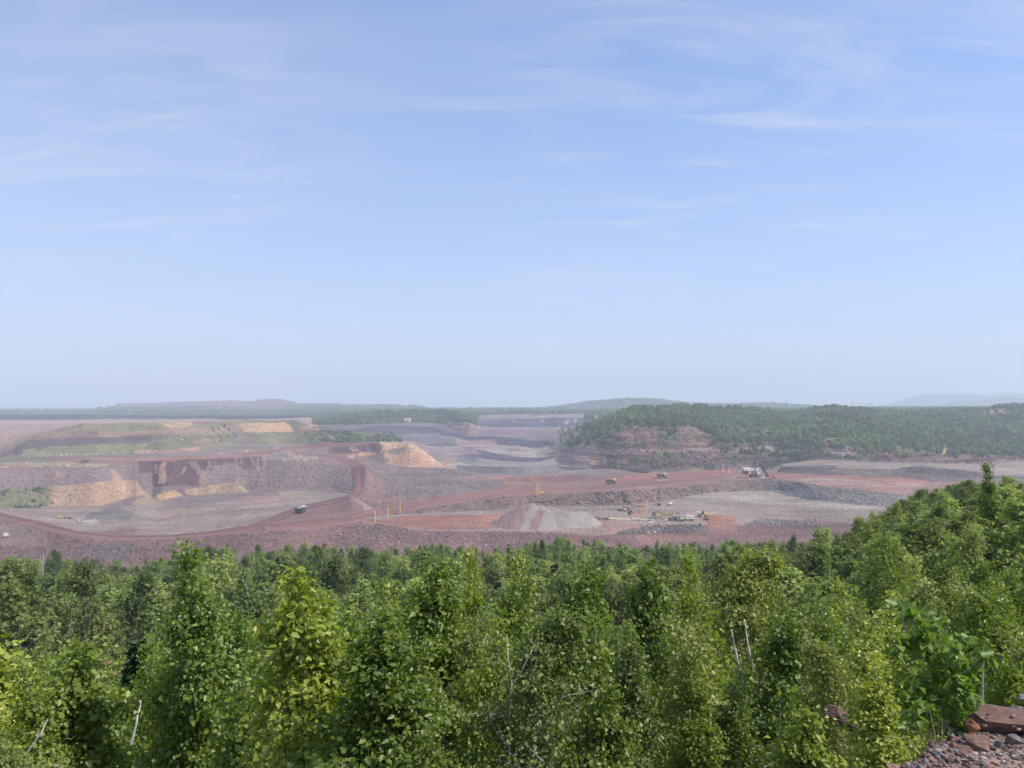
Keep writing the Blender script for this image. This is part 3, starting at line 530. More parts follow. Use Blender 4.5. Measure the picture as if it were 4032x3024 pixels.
 ('C4', [(1150,640),(1280,650),(1560,720),(1560,750),(1440,740),(1200,680)], (.105,.09,.105)), ('C4', [(1440,650),(1700,690),(1760,750),(1560,745)], (.12,.10,.115)),
 ('C4', [(1690,850),(1740,825),(1800,840),(1830,885),(1720,885)], (.40,.25,.17)), ('C4', [(1460,770),(1690,780),(1690,850),(1560,850)], (.21,.17,.165)),
 ('C4', [(100,430),(280,400),(250,510),(150,520)], (.27,.185,.175)), ('C4', [(1500,440),(1600,420),(1640,560),(1480,560)], (.25,.185,.155)),
 ('C4', [(560,240),(660,230),(700,290),(560,290)], (.20,.19,.14)), ('C4', [(500,230),(560,240),(560,290),(510,290)], (.3,.21,.18)), ('C4', [(1390,310),(1430,300),(1420,350),(1385,350)], (.45,.42,.40)),
 ('C4', [(1520,290),(1540,290),(1510,345),(1490,345)], (.45,.42,.40)), ('C4', [(1080,300),(1115,295),(1100,325),(1075,325)], (.42,.39,.37)), ('C4', [(710,315),(745,310),(740,335),(710,335)], (.40,.38,.33)),
 ('C4', [(1500,205),(2020,200),(2000,215),(1520,215)], (.42,.34,.26)),
 # right cliffs
 ('C5', [(100,600),(200,430),(480,400),(650,430),(700,560),(640,760),(300,640)], (.170,.110,.108)), ('C5', [(860,400),(1140,385),(1220,560),(1350,760),(1380,900),(1200,760),(900,560)], (.190,.142,.125)),
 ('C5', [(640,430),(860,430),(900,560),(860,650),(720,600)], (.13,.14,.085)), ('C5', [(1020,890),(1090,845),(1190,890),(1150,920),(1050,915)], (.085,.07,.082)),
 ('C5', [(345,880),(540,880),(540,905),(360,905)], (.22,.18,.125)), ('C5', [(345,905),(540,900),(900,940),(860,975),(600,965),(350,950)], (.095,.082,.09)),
 ('C5', [(70,700),(200,700),(130,850),(50,890)], (.17,.11,.115)), ('C5', [(200,610),(330,620),(320,660),(250,650)], (.12,.09,.10)), ('C5', [(690,690),(850,690),(840,790),(690,800)], (.135,.115,.125)),
 ('C5', [(1380,890),(1560,880),(1720,930),(1560,950),(1390,950)], (.085,.072,.085)), ('C5', [(1480,620),(1800,620),(2080,680),(2080,740),(1500,760)], (.155,.112,.115)),
 ('C5', [(960,925),(1150,925),(1130,945),(990,940)], (.13,.19,.07)),
 ('C6', [(160,590),(420,560),(720,560),(770,700),(400,710),(180,640)], (.135,.092,.105)), ('C6', [(700,580),(780,590),(740,720),(660,810),(620,810)], (.25,.165,.16)), ('C6', [(760,600),(790,610),(740,760),(730,740)], (.08,.065,.085)),
 ('C6', [(780,570),(840,530),(990,530),(970,590),(830,600)], (.48,.33,.22)), ('C6', [(1000,620),(1240,620),(1180,800),(780,810),(790,680)], (.16,.125,.13)),
 ('C6', [(0,640),(130,640),(200,720),(80,790),(0,780)], (.19,.17,.125)), ('C6', [(200,690),(330,690),(430,760),(420,810),(230,790)], (.18,.165,.12)),
 ('C7', [(1160,740),(1170,660),(1200,600),(1240,690),(1250,740)], (.40,.29,.19)), ('C7', [(1650,170),(1850,170),(2100,190),(2080,250),(1620,240)], (.22,.16,.14)),
 ('C6', [(640,170),(790,165),(800,200),(640,215)], (.27,.185,.15)), ('C6', [(980,210),(1330,205),(1340,225),(1000,235)], (.22,.19,.13)),
 ('C5', [(30,240),(130,180),(300,190),(250,210),(60,250)], (.19,.135,.115)), ('C5', [(800,200),(1700,200),(1650,225),(850,230)], (.17,.14,.10)), ('C5', [(1060,100),(1280,110),(1250,160),(1060,160)], (.16,.14,.10)),
 # right benches
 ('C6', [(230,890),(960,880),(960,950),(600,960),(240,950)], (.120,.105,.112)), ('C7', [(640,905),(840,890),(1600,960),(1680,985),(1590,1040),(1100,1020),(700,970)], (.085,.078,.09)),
 ('C6', [(810,870),(960,868),(950,885),(820,885)], (.46,.46,.44)), ('C6', [(300,880),(600,840),(1100,815),(1000,860),(600,890)], (.27,.225,.19)),
 ('C6', [(460,1060),(1080,1060),(1480,1090),(1480,1105),(1000,1085),(480,1080)], (.36,.345,.33)), ('C6', [(1560,1105),(1900,1130),(2060,1160),(1900,1150)], (.38,.35,.33)),
 ('C6', [(100,1000),(900,1010),(1750,1040),(2100,1080),(2090,1140),(1500,1085),(900,1050),(400,1060),(60,1050)], (.285,.155,.135)),
 ('C6', [(380,1090),(1080,1090),(1560,1110),(2040,1165),(1900,1250),(1500,1230),(950,1170),(450,1120)], (.295,.195,.175)),
 ('C6', [(60,1080),(280,1090),(960,1170),(1860,1270),(1900,1431),(1500,1431),(900,1370),(500,1310),(150,1250)], (.205,.195,.197)),
 ('C6', [(970,1175),(1010,1175),(1010,1280),(970,1275)], (.11,.10,.108)), ('C6', [(700,1170),(960,1180),(950,1260),(720,1240)], (.18,.145,.145)),
 ('R4', [(0,745),(300,725),(540,718),(800,785),(1300,830),(1300,850),(900,830),(400,790),(0,770)], (.30,.265,.245)),
 ('R4', [(280,755),(480,740),(560,755),(500,775),(360,775)], (.37,.36,.34)),
 # plant floor
 ('R2', [(850,1225),(1050,1205),(1250,1180),(2000,1170),(2212,1160),(2212,1280),(2000,1298),(1500,1290),(1150,1245)], (.30,.155,.13)),
 ('R2', [(1260,1180),(1700,1185),(2212,1165),(2212,1195),(1700,1215),(1300,1205)], (.33,.15,.13)), ('R2', [(1700,1260),(2100,1225),(2212,1240),(2212,1285),(1800,1285)], (.33,.18,.15)),
 ('R2', [(1270,1160),(1650,1140),(1760,1160),(1680,1170),(1300,1180)], (.26,.22,.205)),
 ('R3', [(0,1160),(230,1160),(150,1230),(0,1290)], (.34,.17,.145)), ('R3', [(1850,1170),(2050,1160),(2212,1185),(2212,1230),(2000,1290),(1920,1210)], (.26,.125,.10)),
 ('R3', [(1150,1345),(1250,1290),(1500,1255),(1900,1250),(1960,1290),(1750,1320),(1450,1325),(1300,1340)], (.145,.125,.13)),
 ('R3', [(1350,1350),(1500,1335),(1900,1320),(2000,1250),(2212,1240),(2212,1330),(2000,1380),(1500,1430),(1360,1430)], (.27,.165,.155)),
 ('R4', [(390,935),(480,910),(880,905),(870,935),(640,940),(400,940)], (.15,.125,.125)), ('R4', [(640,940),(880,930),(890,960),(760,970),(640,955)], (.12,.10,.105)),
 ('R3', [(830,1150),(1090,1290),(900,1330),(1200,1310),(1400,1250),(1200,1230)], (.25,.17,.16)),
 # road benches
 ('R3', [(0,960),(250,915),(450,905),(460,985),(200,990),(0,1010)], (.245,.125,.115)), ('R3', [(1000,905),(1180,880),(1550,865),(1800,830),(2212,800),(2212,770),(2000,785),(1600,810),(1300,830),(1050,870)], (.295,.145,.128)),
 ('R3', [(1850,800),(2100,778),(2120,790),(1900,815)], (.31,.145,.115)), ('R3', [(0,830),(450,825),(460,845),(0,855)], (.31,.19,.175)), ('R3', [(500,830),(900,825),(890,870),(520,880)], (.165,.10,.11)),
 ('R3', [(1250,835),(1310,832),(1300,842),(1260,842)], (.42,.27,.25)), ('R3', [(1500,860),(1630,855),(1600,870),(1520,872)], (.38,.37,.35)),
 ('C4', [(1290,970),(1720,920),(1740,940),(1300,985)], (.30,.29,.28)), ('C4', [(560,960),(700,900),(1690,865),(1700,920),(1300,960),(700,990)], (.185,.183,.19)),
]
wob_u = fbm(TX / 16, (TD + 3 * TZ) / 16, 71, 3) * 9 * np.clip(900 / TD, 0.3, 1.2)
wob_v = fbm(TX / 16, (TD + 3 * TZ) / 16, 91, 3) * 5 * np.clip(900 / TD, 0.3, 1.2)
UW, VW = UU + wob_u, VV + wob_v
jit = [(0, 0)] + [(fbm(TX / sc_, (TD + 2 * TZ) / sc_, 200 + k, 2) * am, fbm(TX / sc_, (TD + 2 * TZ) / sc_, 220 + k, 2) * am * .6) for k, (sc_, am) in enumerate(((5, 9), (9, 14), (3, 7)))]
Uf, Vf, Cf = UW.ravel(), VW.ravel(), C.reshape(-1, 3)
mixf = np.clip(.92 + .35 * fbm(TX / 12, (TD + 3 * TZ) / 12, 240, 3), .5, 1).ravel()
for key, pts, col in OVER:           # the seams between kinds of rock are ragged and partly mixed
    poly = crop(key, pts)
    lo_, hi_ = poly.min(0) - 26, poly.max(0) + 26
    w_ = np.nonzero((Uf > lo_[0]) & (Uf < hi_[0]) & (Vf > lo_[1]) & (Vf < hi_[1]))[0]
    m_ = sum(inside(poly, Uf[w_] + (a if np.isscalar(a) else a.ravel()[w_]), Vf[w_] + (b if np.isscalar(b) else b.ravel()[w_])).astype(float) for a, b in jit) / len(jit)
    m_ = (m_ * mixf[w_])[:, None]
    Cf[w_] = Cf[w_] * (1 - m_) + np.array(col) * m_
# greyer and redder patches, streaks of different rock down the faces
g1 = fbm(TX / 60, (TD + TZ * 2) / 60, 101, 4)
C *= (1 + 0.16 * g1)[..., None]
g2 = fbm(TX / 24, (TD + TZ) / 120, 111, 4)
C *= 1 + g2[..., None] * np.array([0.10, 0.03, -0.02])
st = fbm(TX / 7, (TZ) / 60 + TD / 300, 121, 3) * steep
C *= (1 + 0.30 * st)[..., None]
strata = fbm(TX / 160, TZ / 2.2, 131, 3) * np.where((UU > 2200) & (TS >= 7) & (TS <= 8), 1, 0)
C *= (1 + 1.05 * strata)[..., None]
flat_streak = fbm(TX / 75, TD / 9, 141, 4) * np.clip(1 - 3 * steep, 0, 1)
C *= (1 + 0.36 * flat_streak)[..., None]
rock_patch = np.clip(fbm(TX / 11, (TZ * 1.5 + TD * .7) / 6, 151, 3) * 2 - 0.1, 0, 1) * ((TS == 3) & (UU > 1500))
C *= (1 - 0.30 * rock_patch)[..., None]
C = Cf.reshape(C.shape)
grass = (UU < 1640) & (TS <= 12) & (C[..., 1] > C[..., 0] * .93)
C[..., 0] = np.where(grass, np.maximum(C[..., 0], C[..., 1] * 1.03), C[..., 0]); C[..., 2] = np.where(grass, np.maximum(C[..., 2], C[..., 1] * .66), C[..., 2])
C = C * np.array((.935, .86, .765)) * np.where(TS == 0, .86, 1.0)[..., None]
gl = C.mean(-1, keepdims=True); C = gl + (C - gl) * 1.04          # the photographed rock is warm
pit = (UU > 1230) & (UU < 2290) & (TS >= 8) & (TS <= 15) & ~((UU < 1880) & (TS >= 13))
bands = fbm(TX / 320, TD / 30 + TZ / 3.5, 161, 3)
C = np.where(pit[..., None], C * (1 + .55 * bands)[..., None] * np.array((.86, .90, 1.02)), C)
C = np.clip(C, 0.02, 0.8)
nR = P.shape[0]
idx = np.arange(nR * nU).reshape(nR, nU)
quads = np.stack([idx[:-1, :-1], idx[:-1, 1:], idx[1:, 1:], idx[1:, :-1]], -1).reshape(-1, 4)
tm = mesh_np('mine_pit_terrain', P.reshape(-1, 3), quads)
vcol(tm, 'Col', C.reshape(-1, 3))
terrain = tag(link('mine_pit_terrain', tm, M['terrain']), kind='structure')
BVH = BVHTree.FromPolygons([tuple(p) for p in P.reshape(-1, 3)[:, :].tolist()], [tuple(q) for q in quads.tolist()])
def at(u, v):
    """where the line of sight through photo pixel (u, v) meets the mine terrain"""
    d = Vector(((u - 2016) / FPX, 1.0, (VH - v) / FPX)).normalized()
    h = BVH.ray_cast(Vector((0, 0, EYE)), d)
    return h[0] if h[0] is not None else Vector((0, 0, EYE)) + d * 700
def drop(x, y):
    h = BVH.ray_cast(Vector((x, y, 400)), Vector((0, 0, -1)))
    return h[0].z if h[0] is not None else 0.0

# ------------------------------------------------------------------ land out to the horizon, far hills
def far_mesh(name, us, ds, zf, colf, mat, kind='structure'):
    uu, dd = np.meshgrid(us, ds)
    zz = zf(uu, dd); xx = (uu - 2016) / FPX * dd
    n, m = uu.shape; ii = np.arange(n * m).reshape(n, m)
    q = np.stack([ii[:-1, :-1], ii[:-1, 1:], ii[1:, 1:], ii[1:, :-1]], -1).reshape(-1, 4)
    me = mesh_np(name, np.stack([xx, dd, zz], -1).reshape(-1, 3), q, True)
    vcol(me, 'Col', colf(uu, dd, zz).reshape(-1, 3))
    return tag(link(name, me, mat), kind=kind), np.stack([xx, dd, zz], -1)
def const_col(c, amp=0.25, sc=300.0, seed=7):
    def f(u, d, z):
        n = fbm((u - 2016) / FPX * d / sc, d / sc, seed, 4)
        return np.array(c) * (1 + amp * n)[..., None]
    return f
us_far = np.linspace(-600, 4630, 120)
dstart = np.interp(us_far, U, ld[-1])
far_mesh('ground', us_far, np.array([3000, 4500, 6500, 9000, 13000.0]), lambda u, d: 66 + 20 * np.clip((d - 3000) / 5000, 0, 1) - np.clip((d - 9000) / 1000, 0, 30) * 1.0 + 4 * fbm(u / 300, d / 900, 5, 3) , const_col(FOREST), M['farland'])
def ridge(name, prof, d0, depth, col, seed, n=200, bumps=2.0, base_z=55.0, rows=14, ucol=None):
    p = np.array(prof, float); us = np.linspace(p[0, 0], p[-1, 0], n)
    ds = d0 + np.linspace(0, depth, rows)
    t = np.linspace(0, 1, rows)
    def zf(u, d):
        vv = np.interp(u, p[:, 0], p[:, 1])
        top = EYE - (vv - VH) * (d0 + depth * .4) / FPX
        k = np.clip((d - d0) / (depth * .4), 0, 1); k2 = np.clip((d - d0 - depth * .5) / (depth * .5), 0, 1)
        s = np.sin(k * math.pi / 2) * (1 - k2 ** 2)
        return base_z + (top - base_z) * s + bumps * fbm(u / 14, d / 60, seed, 3) * np.clip(k * 3, 0, 1)
    return far_mesh(name, us, ds, zf, ucol or const_col(col, 0.3, 80.0, seed), M['farland'])
def dump_col(u, d, z):
    g = np.clip((z - 92) / 10, 0, 1)
    w = fbm(u / 60, z / 8, 13, 3)
    green = np.array((.040, .066, .038)); spoil = np.array((.165, .108, .100))
    k = np.clip(g + 0.35 * w, 0, 1)
    k = np.where(u > 1140, k * 0.5, k)
    return green * (1 - k)[..., None] + spoil * k[..., None]
ridge('hills', [(170,1640),(250,1628),(350,1619),(380,1613),(405,1610),(420,1604),(445,1603),(460,1589),(600,1586),(760,1580),(930,1576),(945,1579),(1010,1578),(1020,1572),(1115,1571),(1125,1578),(1155,1580),(1170,1588),(1330,1588),(1345,1588),(1350,1592),(1560,1591),(1600,1598),(1640,1600),(1690,1612)], 4200, 1500, None, 3, 300, 0.8, 60, 16, dump_col)
ridge('hills', [(2120,1612),(2290,1590),(2310,1584),(2400,1577),(2450,1573),(2530,1571),(2600,1574),(2640,1582),(2720,1590),(2900,1594),(2985,1588),(3040,1590),(3200,1600),(3300,1610)], 4300, 1500, (.040, .066, .030), 23, 200, 4.0)
ridge('hills', [(3330,1606),(3420,1598),(3500,1590),(3560,1572),(3620,1554),(3660,1549),(3720,1552),(3800,1550),(3880,1553),(3950,1547),(4040,1548),(4200,1552),(4500,1560),(4800,1580)], 8800, 2500, (.042, .066, .032), 33, 160, 5.0, 60)
ridge('hills', [(3640,1604),(3720,1588),(3790,1578),(3850,1575),(3900,1568),(3930,1561),(3980,1562),(4060,1572),(4300,1570),(4600,1590)], 6600, 1500, (.042, .066, .032), 43, 120, 4.0, 60)
ridge('hills', [(-500,1632),(0,1630),(110,1627),(180,1630),(260,1630),(420,1632),(600,1640),(700,1646)], 3300, 900, (.036, .062, .030), 53, 160, 3.0, 55)
# ------------------------------------------------------------------ haul roads: packed red dirt with wheel tracks and edge berms
def resample(poly, n):
    p = np.array(poly, float); s = np.r_[0, np.cumsum(np.hypot(*np.diff(p, axis=0).T))]
    t = np.linspace(0, s[-1], n)
    return np.stack([np.interp(t, s, p[:, 0]), np.interp(t, s, p[:, 1])], -1)
def road(upper, lower, n, m=17, lift=0.35, seed=1, tint=(.205, .105, .09)):
    a, b = resample(upper, n), resample(lower, n)
    A = [at(*q) for q in a]; B = [at(*q) for q in b]
    A = np.array([tuple(q) for q in A]); B = np.array([tuple(q) for q in B])
    for X in (A, B):                                   # even the levels along the road
        for _ in range(8):
            X[1:-1] = (X[:-2] + 2 * X[1:-1] + X[2:]) / 4
    t = np.linspace(0, 1, m)
    V = A[:, None, :] * (1 - t)[None, :, None] + B[:, None, :] * t[None, :, None]
    ground = np.array([[drop(*q[:2]) for q in row] for row in V])
    lvl = np.maximum(V[..., 2], ground) + lift
    prof = 0.25 * fbm(t * 9.0, np.zeros(m), seed, 2)
    prof[[0, -1]] -= 1.6; prof[[1, -2]] += 0.7
    V[..., 2] = lvl + prof[None, :]
    V = V.reshape(-1, 3); ii = np.arange(n * m).reshape(n, m)
    q = np.stack([ii[:-1, :-1], ii[:-1, 1:], ii[1:, 1:], ii[1:, :-1]], -1).reshape(-1, 4)
    me = mesh_np('haul_road', V, q, True)
    tt = np.broadcast_to(t, (n, m)); ss = np.broadcast_to(np.linspace(0, n / 12, n)[:, None], (n, m))
    tr = fbm(tt * 7.0, ss * 0.12, seed + 5, 2) * 0.42 + fbm(tt * 16.0, ss * 0.3, seed + 7, 2) * 0.20
    c = np.array(tint) * (1 + tr)[..., None]
    e = np.clip(np.abs(tt - 0.5) * 2 - 0.82, 0, 1) / 0.18
    c = c * (1 - e * 0.5)[..., None] + np.array((.235, .17, .145)) * (e * 0.5)[..., None]
    vcol(me, 'Col', c.reshape(-1, 3))
    return tag(link('haul_road', me, M['road']), kind='structure')
S = lambda key, pts: [tuple(q) for q in crop(key, pts)]
road(S('R1', [(-500,960),(0,1048),(300,1112),(600,1190),(900,1226),(1300,1229),(1700,1190),(2000,1140)]) + S('R2', [(0,1245),(200,1165),(370,1100),(600,1050),(820,1003),(862,960),(868,920),(850,820),(838,745),(760,705),(600,672),(450,650)]),
     S('R1', [(-500,1010),(0,1112),(330,1184),(600,1238),(900,1258),(1300,1252),(1800,1217),(2150,1190)]) + S('R2', [(60,1300),(170,1262),(300,1225),(480,1140),(700,1092),(900,1042),(985,990),(1008,900),(1000,800),(962,735),(900,690),(750,655),(560,635)]), 260, 19, 0.35, 3, (.165, .088, .080))
road(S('R2', [(150,1262),(300,1246),(700,1206),(1000,1132),(1300,1082),(1500,1042),(1700,1002),(1950,965),(2212,936)]) + S('R3', [(250,915),(480,925),(700,937),(1000,920),(1300,897),(1600,872),(1900,850),(2080,838)]),
     S('R2', [(120,1306),(500,1272),(850,1240),(1100,1184),(1300,1142),(1500,1098),(1800,1046),(2000,1020),(2212,1000)]) + S('R3', [(250,990),(480,982),(700,974),(1000,958),(1300,932),(1600,903),(1900,872),(2080,858)]), 200, 15, 0.35, 9, (.205, .105, .088))

# ------------------------------------------------------------------ stockpile of crushed stone
def stockpile():
    s = 3.687; Dc = 676.0
    def w(cx, cy, d=Dc):
        u, v = 1800 + cx / s, 1850 + cy / s
        return ((u - 2016) / FPX * d, EYE - (v - VH) * d / FPX)
    cones = [(930, 528, 0), (1000, 520, 2), (1080, 500, 3), (1160, 545, 3), (1240, 530, 1), (1330, 590, 0), (1450, 604, -3), (1600, 612, -5), (1720, 618, -5), (1830, 612, -4), (1880, 640, -4), (760, 640, 6), (640, 745, 8), (560, 800, 4)]
    x0, _ = w(380, 0); x1, _ = w(2290, 0)
    xs = np.linspace(x0, x1, 190); ys = np.linspace(Dc - 40, Dc + 38, 90)
    X, Y = np.meshgrid(xs, ys); Z = np.full(X.shape, -9.0)
    wob = fbm(X / 9, Y / 9, 3, 3) * 0.7
    cones.sort()
    fine = np.array(cones, float); ks = np.linspace(0, len(fine) - 1, 70)
    for cx, cy, dy in np.stack([np.interp(ks, np.arange(len(fine)), fine[:, c]) for c in range(3)], -1):
        px, pz = w(cx, cy - 16 * math.exp(-((cx - 1080) / 240) ** 2) - 8, Dc + dy)
        r = np.hypot(X - px + wob, Y - Dc - dy + wob * .6)
        Z = np.maximum(Z, pz - 0.2 - 0.62 * np.sqrt(r ** 2 + 1.0) + 0.62)
    Z += fbm(X / 1.6, Y / 10, 8, 3) * 0.35 + fbm(X / 5, Y / 5, 18, 3) * 0.5
    U_ = 2016 + X / Y * FPX; V_ = VH + (EYE - Z) * FPX / Y
    cx = (U_ - 1800) * s + (V_ - 1985) * s * 0.42 + wob * 16
    col = np.zeros(X.shape + (3,)); grey = np.array((.262, .226, .198)); red = np.array((.225, .148, .126)); pale = np.array((.30, .27, .24))
    col[:] = grey
    rd = ((cx > 700) & (cx < 1075)) | ((cx > 1190) & (cx < 1330) & (V_ > 2012))
    col[rd] = red
    col[cx < 700] = (.26, .20, .17)
    col[(cx > 1700)] = (.285, .245, .21)  # sunlit right flank put into the colour, lighter and warmer
    col *= (1 + 0.12 * fbm(X / 2.2, Y / 30, 28, 3))[..., None]
    ii = np.arange(X.size).reshape(X.shape)
    q = np.stack([ii[:-1, :-1], ii[:-1, 1:], ii[1:, 1:], ii[1:, :-1]], -1).reshape(-1, 4)
    Zg = np.array([[drop(a, b) for a, b in zip(r1, r2)] for r1, r2 in zip(X[::6, ::6], Y[::6, ::6])])
    keep = (Z.ravel()[q].max(1) > -7.5)
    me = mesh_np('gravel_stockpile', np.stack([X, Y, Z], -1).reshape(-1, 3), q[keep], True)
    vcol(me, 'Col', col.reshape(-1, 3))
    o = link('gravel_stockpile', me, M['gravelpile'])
    tag(o, 'long grey and red banded pile of crushed stone beside the conveyors', 'stockpile')
stockpile()

# ------------------------------------------------------------------ loose rock on the slopes
def ico(n=1):
    bm = bmesh.new(); bmesh.ops.create_icosphere(bm, subdivisions=n, radius=1.0)
    v = np.array([tuple(x.co) for x in bm.verts]); f = np.array([[w.index for w in x.verts] for x in bm.faces]); bm.free()
    return v, f
ICO_V, ICO_F = ico(1)
def rubble(name, areas, seed):
    r = np.random.default_rng(seed); VS, FS, CS = [], [], []; off = 0
    for key, pts, n, smin, smax, col in areas:
        poly = crop(key, pts); lo, hi = poly.min(0), poly.max(0); k = 0; tries = 0
        while k < n and tries < n * 12:
            tries += 1
            u, v = r.uniform(lo[0], hi[0]), r.uniform(lo[1], hi[1])
            if not inside(poly, np.array([u]), np.array([v]))[0]: continue
            p = at(u, v); k += 1
            sz = smin + (smax - smin) * r.random() ** 3.5
            vv = ICO_V * (1 + 0.35 * (r.random((len(ICO_V), 1)) - 0.5)) * np.array([r.uniform(.7, 1.3), r.uniform(.7, 1.3), r.uniform(.5, .9)]) * sz
            a = r.uniform(0, 6.28); ca, sa = math.cos(a), math.sin(a)
            vv = np.stack([vv[:, 0] * ca - vv[:, 1] * sa, vv[:, 0] * sa + vv[:, 1] * ca, vv[:, 2]], -1) + np.array([p.x, p.y, p.z + sz * 0.15])
            VS.append(vv); FS.append(ICO_F + off); off += len(vv)
            CS.append(np.tile(np.array(col) * r.uniform(.65, 1.35), (len(vv), 1)))
    me = mesh_np(name, np.concatenate(VS), np.concatenate(FS))
    vcol(me, 'Col', np.clip(np.concatenate(CS), 0, .8))
    return tag(link(name, me, M['terrain']), kind='stuff')
rb = [('R2', [(560,1420),(640,1350),(900,1290),(1050,1245),(1150,1260),(1120,1330),(1050,1440),(900,1470),(700,1440)], 480, .3, 1.4, (.21,.155,.145)),
      ('R2', [(1050,1245),(1500,1300),(2212,1310),(2212,1480),(1500,1490),(1100,1480)], 420, .25, 1.5, (.30,.23,.225)),
      ('R3', [(0,1310),(650,1320),(700,1380),(300,1470),(0,1470)], 260, .25, 1.3, (.28,.21,.2)),
      ('R3', [(1150,1345),(1250,1290),(1500,1255),(1900,1250),(1960,1290),(1750,1320),(1450,1325),(1300,1340)], 420, .3, 1.8, (.165,.135,.13)),
      ('R3', [(1420,1310),(1560,1290),(1560,1320),(1440,1330)], 20, .6, 1.5, (.42,.38,.36)), ('R3', [(1820,1290),(1960,1280),(1900,1310)], 30, .5, 1.4, (.40,.35,.33)),
      ('R4', [(390,935),(480,908),(880,900),(870,935),(640,940),(400,940)], 160, .4, 2.0, (.28,.235,.23)),
      ('R4', [(560,680),(640,655),(1000,705),(1440,750),(1380,830),(1000,800),(700,760)], 950, .3, 1.1, (.25,.235,.228)),
      ('R3', [(0,1010),(450,1000),(1200,960),(1700,920),(2212,890),(2212,950),(1600,1040),(1200,1080),(400,1080),(0,1100)], 600, .4, 1.9, (.185,.145,.14)),
      ('C3', [(850,1020),(1300,960),(1900,950),(2000,1040),(2212,1130),(2212,1220),(1700,1290),(1250,1400),(850,1270)], 700, .3, 1.6, (.19,.155,.158)),
      ('C2', [(1650,820),(1740,700),(1850,760),(2150,765),(2180,795),(1950,815)], 80, .8, 2.6, (.40,.33,.27)),
      ('C2', [(300,1160),(1400,960),(2212,830),(2212,1180),(1450,1200),(900,1100)], 420, .35, 1.3, (.19,.145,.155)),
      ('C1', [(0,1150),(700,950),(1400,900),(1400,1080),(900,1110),(0,1190)], 240, .3, 1.2, (.20,.15,.16)),
      ('C1', [(60,860),(700,848),(1400,862),(1380,885),(500,900)], 110, .6, 2.0, (.42,.36,.29)),
      ('C1', [(650,1150),(1650,1090),(1790,1240),(1400,1330),(700,1390)], 60, .5, 1.5, (.45,.38,.31)),
      ('C1', [(100,760),(2000,690),(2212,640),(2212,700),(1400,740),(300,800)], 50, .7, 2.0, (.5,.46,.42)),
      ('C2', [(0,500),(560,455),(760,560),(600,690),(0,700)], 22, .7, 1.8, (.5,.46,.42)),
      ('C3', [(1780,870),(1900,900),(1900,915),(1800,905)], 14, 1.2, 2.4, (.55,.48,.4)),
      ('C5', [(0,640),(640,560),(1350,760),(1380,930),(300,900),(0,880)], 260, .8, 3.0, (.19,.145,.145)),
      ('R1', [(640,1330),(2212,1200),(2212,1380),(1400,1420),(700,1430)], 420, .3, 1.2, (.20,.145,.145))]
rubble('loose_rubble', rb, 4)

# ------------------------------------------------------------------ mesh builder for machines
class MB:
    def __init__(s): s.v, s.f = [], []
    def add(s, vs, fs):
        o = len(s.v); s.v += [tuple(x) for x in vs]; s.f += [tuple(i + o for i in f) for f in fs]; return s
    def box(s, x0, x1, y0, y1, z0, z1):
        return s.hexa([(x0, y0, z0), (x1, y0, z0), (x1, y1, z0), (x0, y1, z0), (x0, y0, z1), (x1, y0, z1), (x1, y1, z1), (x0, y1, z1)])
    def hexa(s, p):
        return s.add(p, [(0, 3, 2, 1), (4, 5, 6, 7), (0, 1, 5, 4), (1, 2, 6, 5), (2, 3, 7, 6), (3, 0, 4, 7)])
    def bar(s, a, b, w, h=None):
        a, b = Vector(a), Vector(b); h = h or w; d = (b - a).normalized()
        up = Vector((0, 0, 1)) if abs(d.z) < 0.95 else Vector((1, 0, 0))
        r = d.cross(up).normalized() * w / 2; t = r.cross(d).normalized() * h / 2
        return s.hexa([a - r - t, b - r - t, b + r - t, a + r - t, a - r + t, b - r + t, b + r + t, a + r + t])
    def cyl(s, a, b, r0, r1=None, n=12):
        a, b = Vector(a), Vector(b); r1 = r0 if r1 is None else r1; d = (b - a).normalized()
        up = Vector((0, 0, 1)) if abs(d.z) < 0.9 else Vector((1, 0, 0))
        x = d.cross(up).normalized(); y = d.cross(x)
        vs = [a + (x * math.cos(k * 2 * math.pi / n) + y * math.sin(k * 2 * math.pi / n)) * r0 for k in range(n)]
        vs += [b + (x * math.cos(k * 2 * math.pi / n) + y * math.sin(k * 2 * math.pi / n)) * r1 for k in range(n)]
        fs = [(k, (k + 1) % n, n + (k + 1) % n, n + k) for k in range(n)] + [tuple(range(n - 1, -1, -1)), tuple(range(n, 2 * n))]
        return s.add(vs, fs)
    def prism(s, prof, y0, y1):
        """profile in x-z, extruded along y"""
        n = len(prof)
        vs = [(x, y0, z) for x, z in prof] + [(x, y1, z) for x, z in prof]
        return s.add(vs, [tuple(range(n)), tuple(range(2 * n - 1, n - 1, -1))] + [(k, k + n, (k + 1) % n + n, (k + 1) % n) for k in range(n)])
    def blob(s, c, r, seed=0, flat=0.0):
        g = np.random.default_rng(seed); v, f = ICO_V, ICO_F
        vs = [(c[0] + p[0] * r[0] * (1 + .2 * (g.random() - .5)), c[1] + p[1] * r[1] * (1 + .2 * (g.random() - .5)), c[2] + max(p[2], -flat if flat else -1) * r[2]) for p in v]
        return s.add(vs, f.tolist())
    def build(s, name, mat, parent=None, bevel=0.0):
        me = bpy.data.meshes.new(name); me.from_pydata(s.v, [], s.f); me.materials.append(mat)
        bm = bmesh.new(); bm.from_mesh(me); bmesh.ops.recalc_face_normals(bm, faces=bm.faces)
        if bevel: bmesh.ops.bevel(bm, geom=list(bm.edges), offset=bevel, segments=1, affect='EDGES')
        bm.to_mesh(me); bm.free()
        return link(name, me, None, parent)
M['white'] = paint('white_paint', (.80, .78, .74), .5, 0, .35, .5)
M['cream'] = paint('cream_paint', (.80, .73, .52), .5, 0, .25, .6)
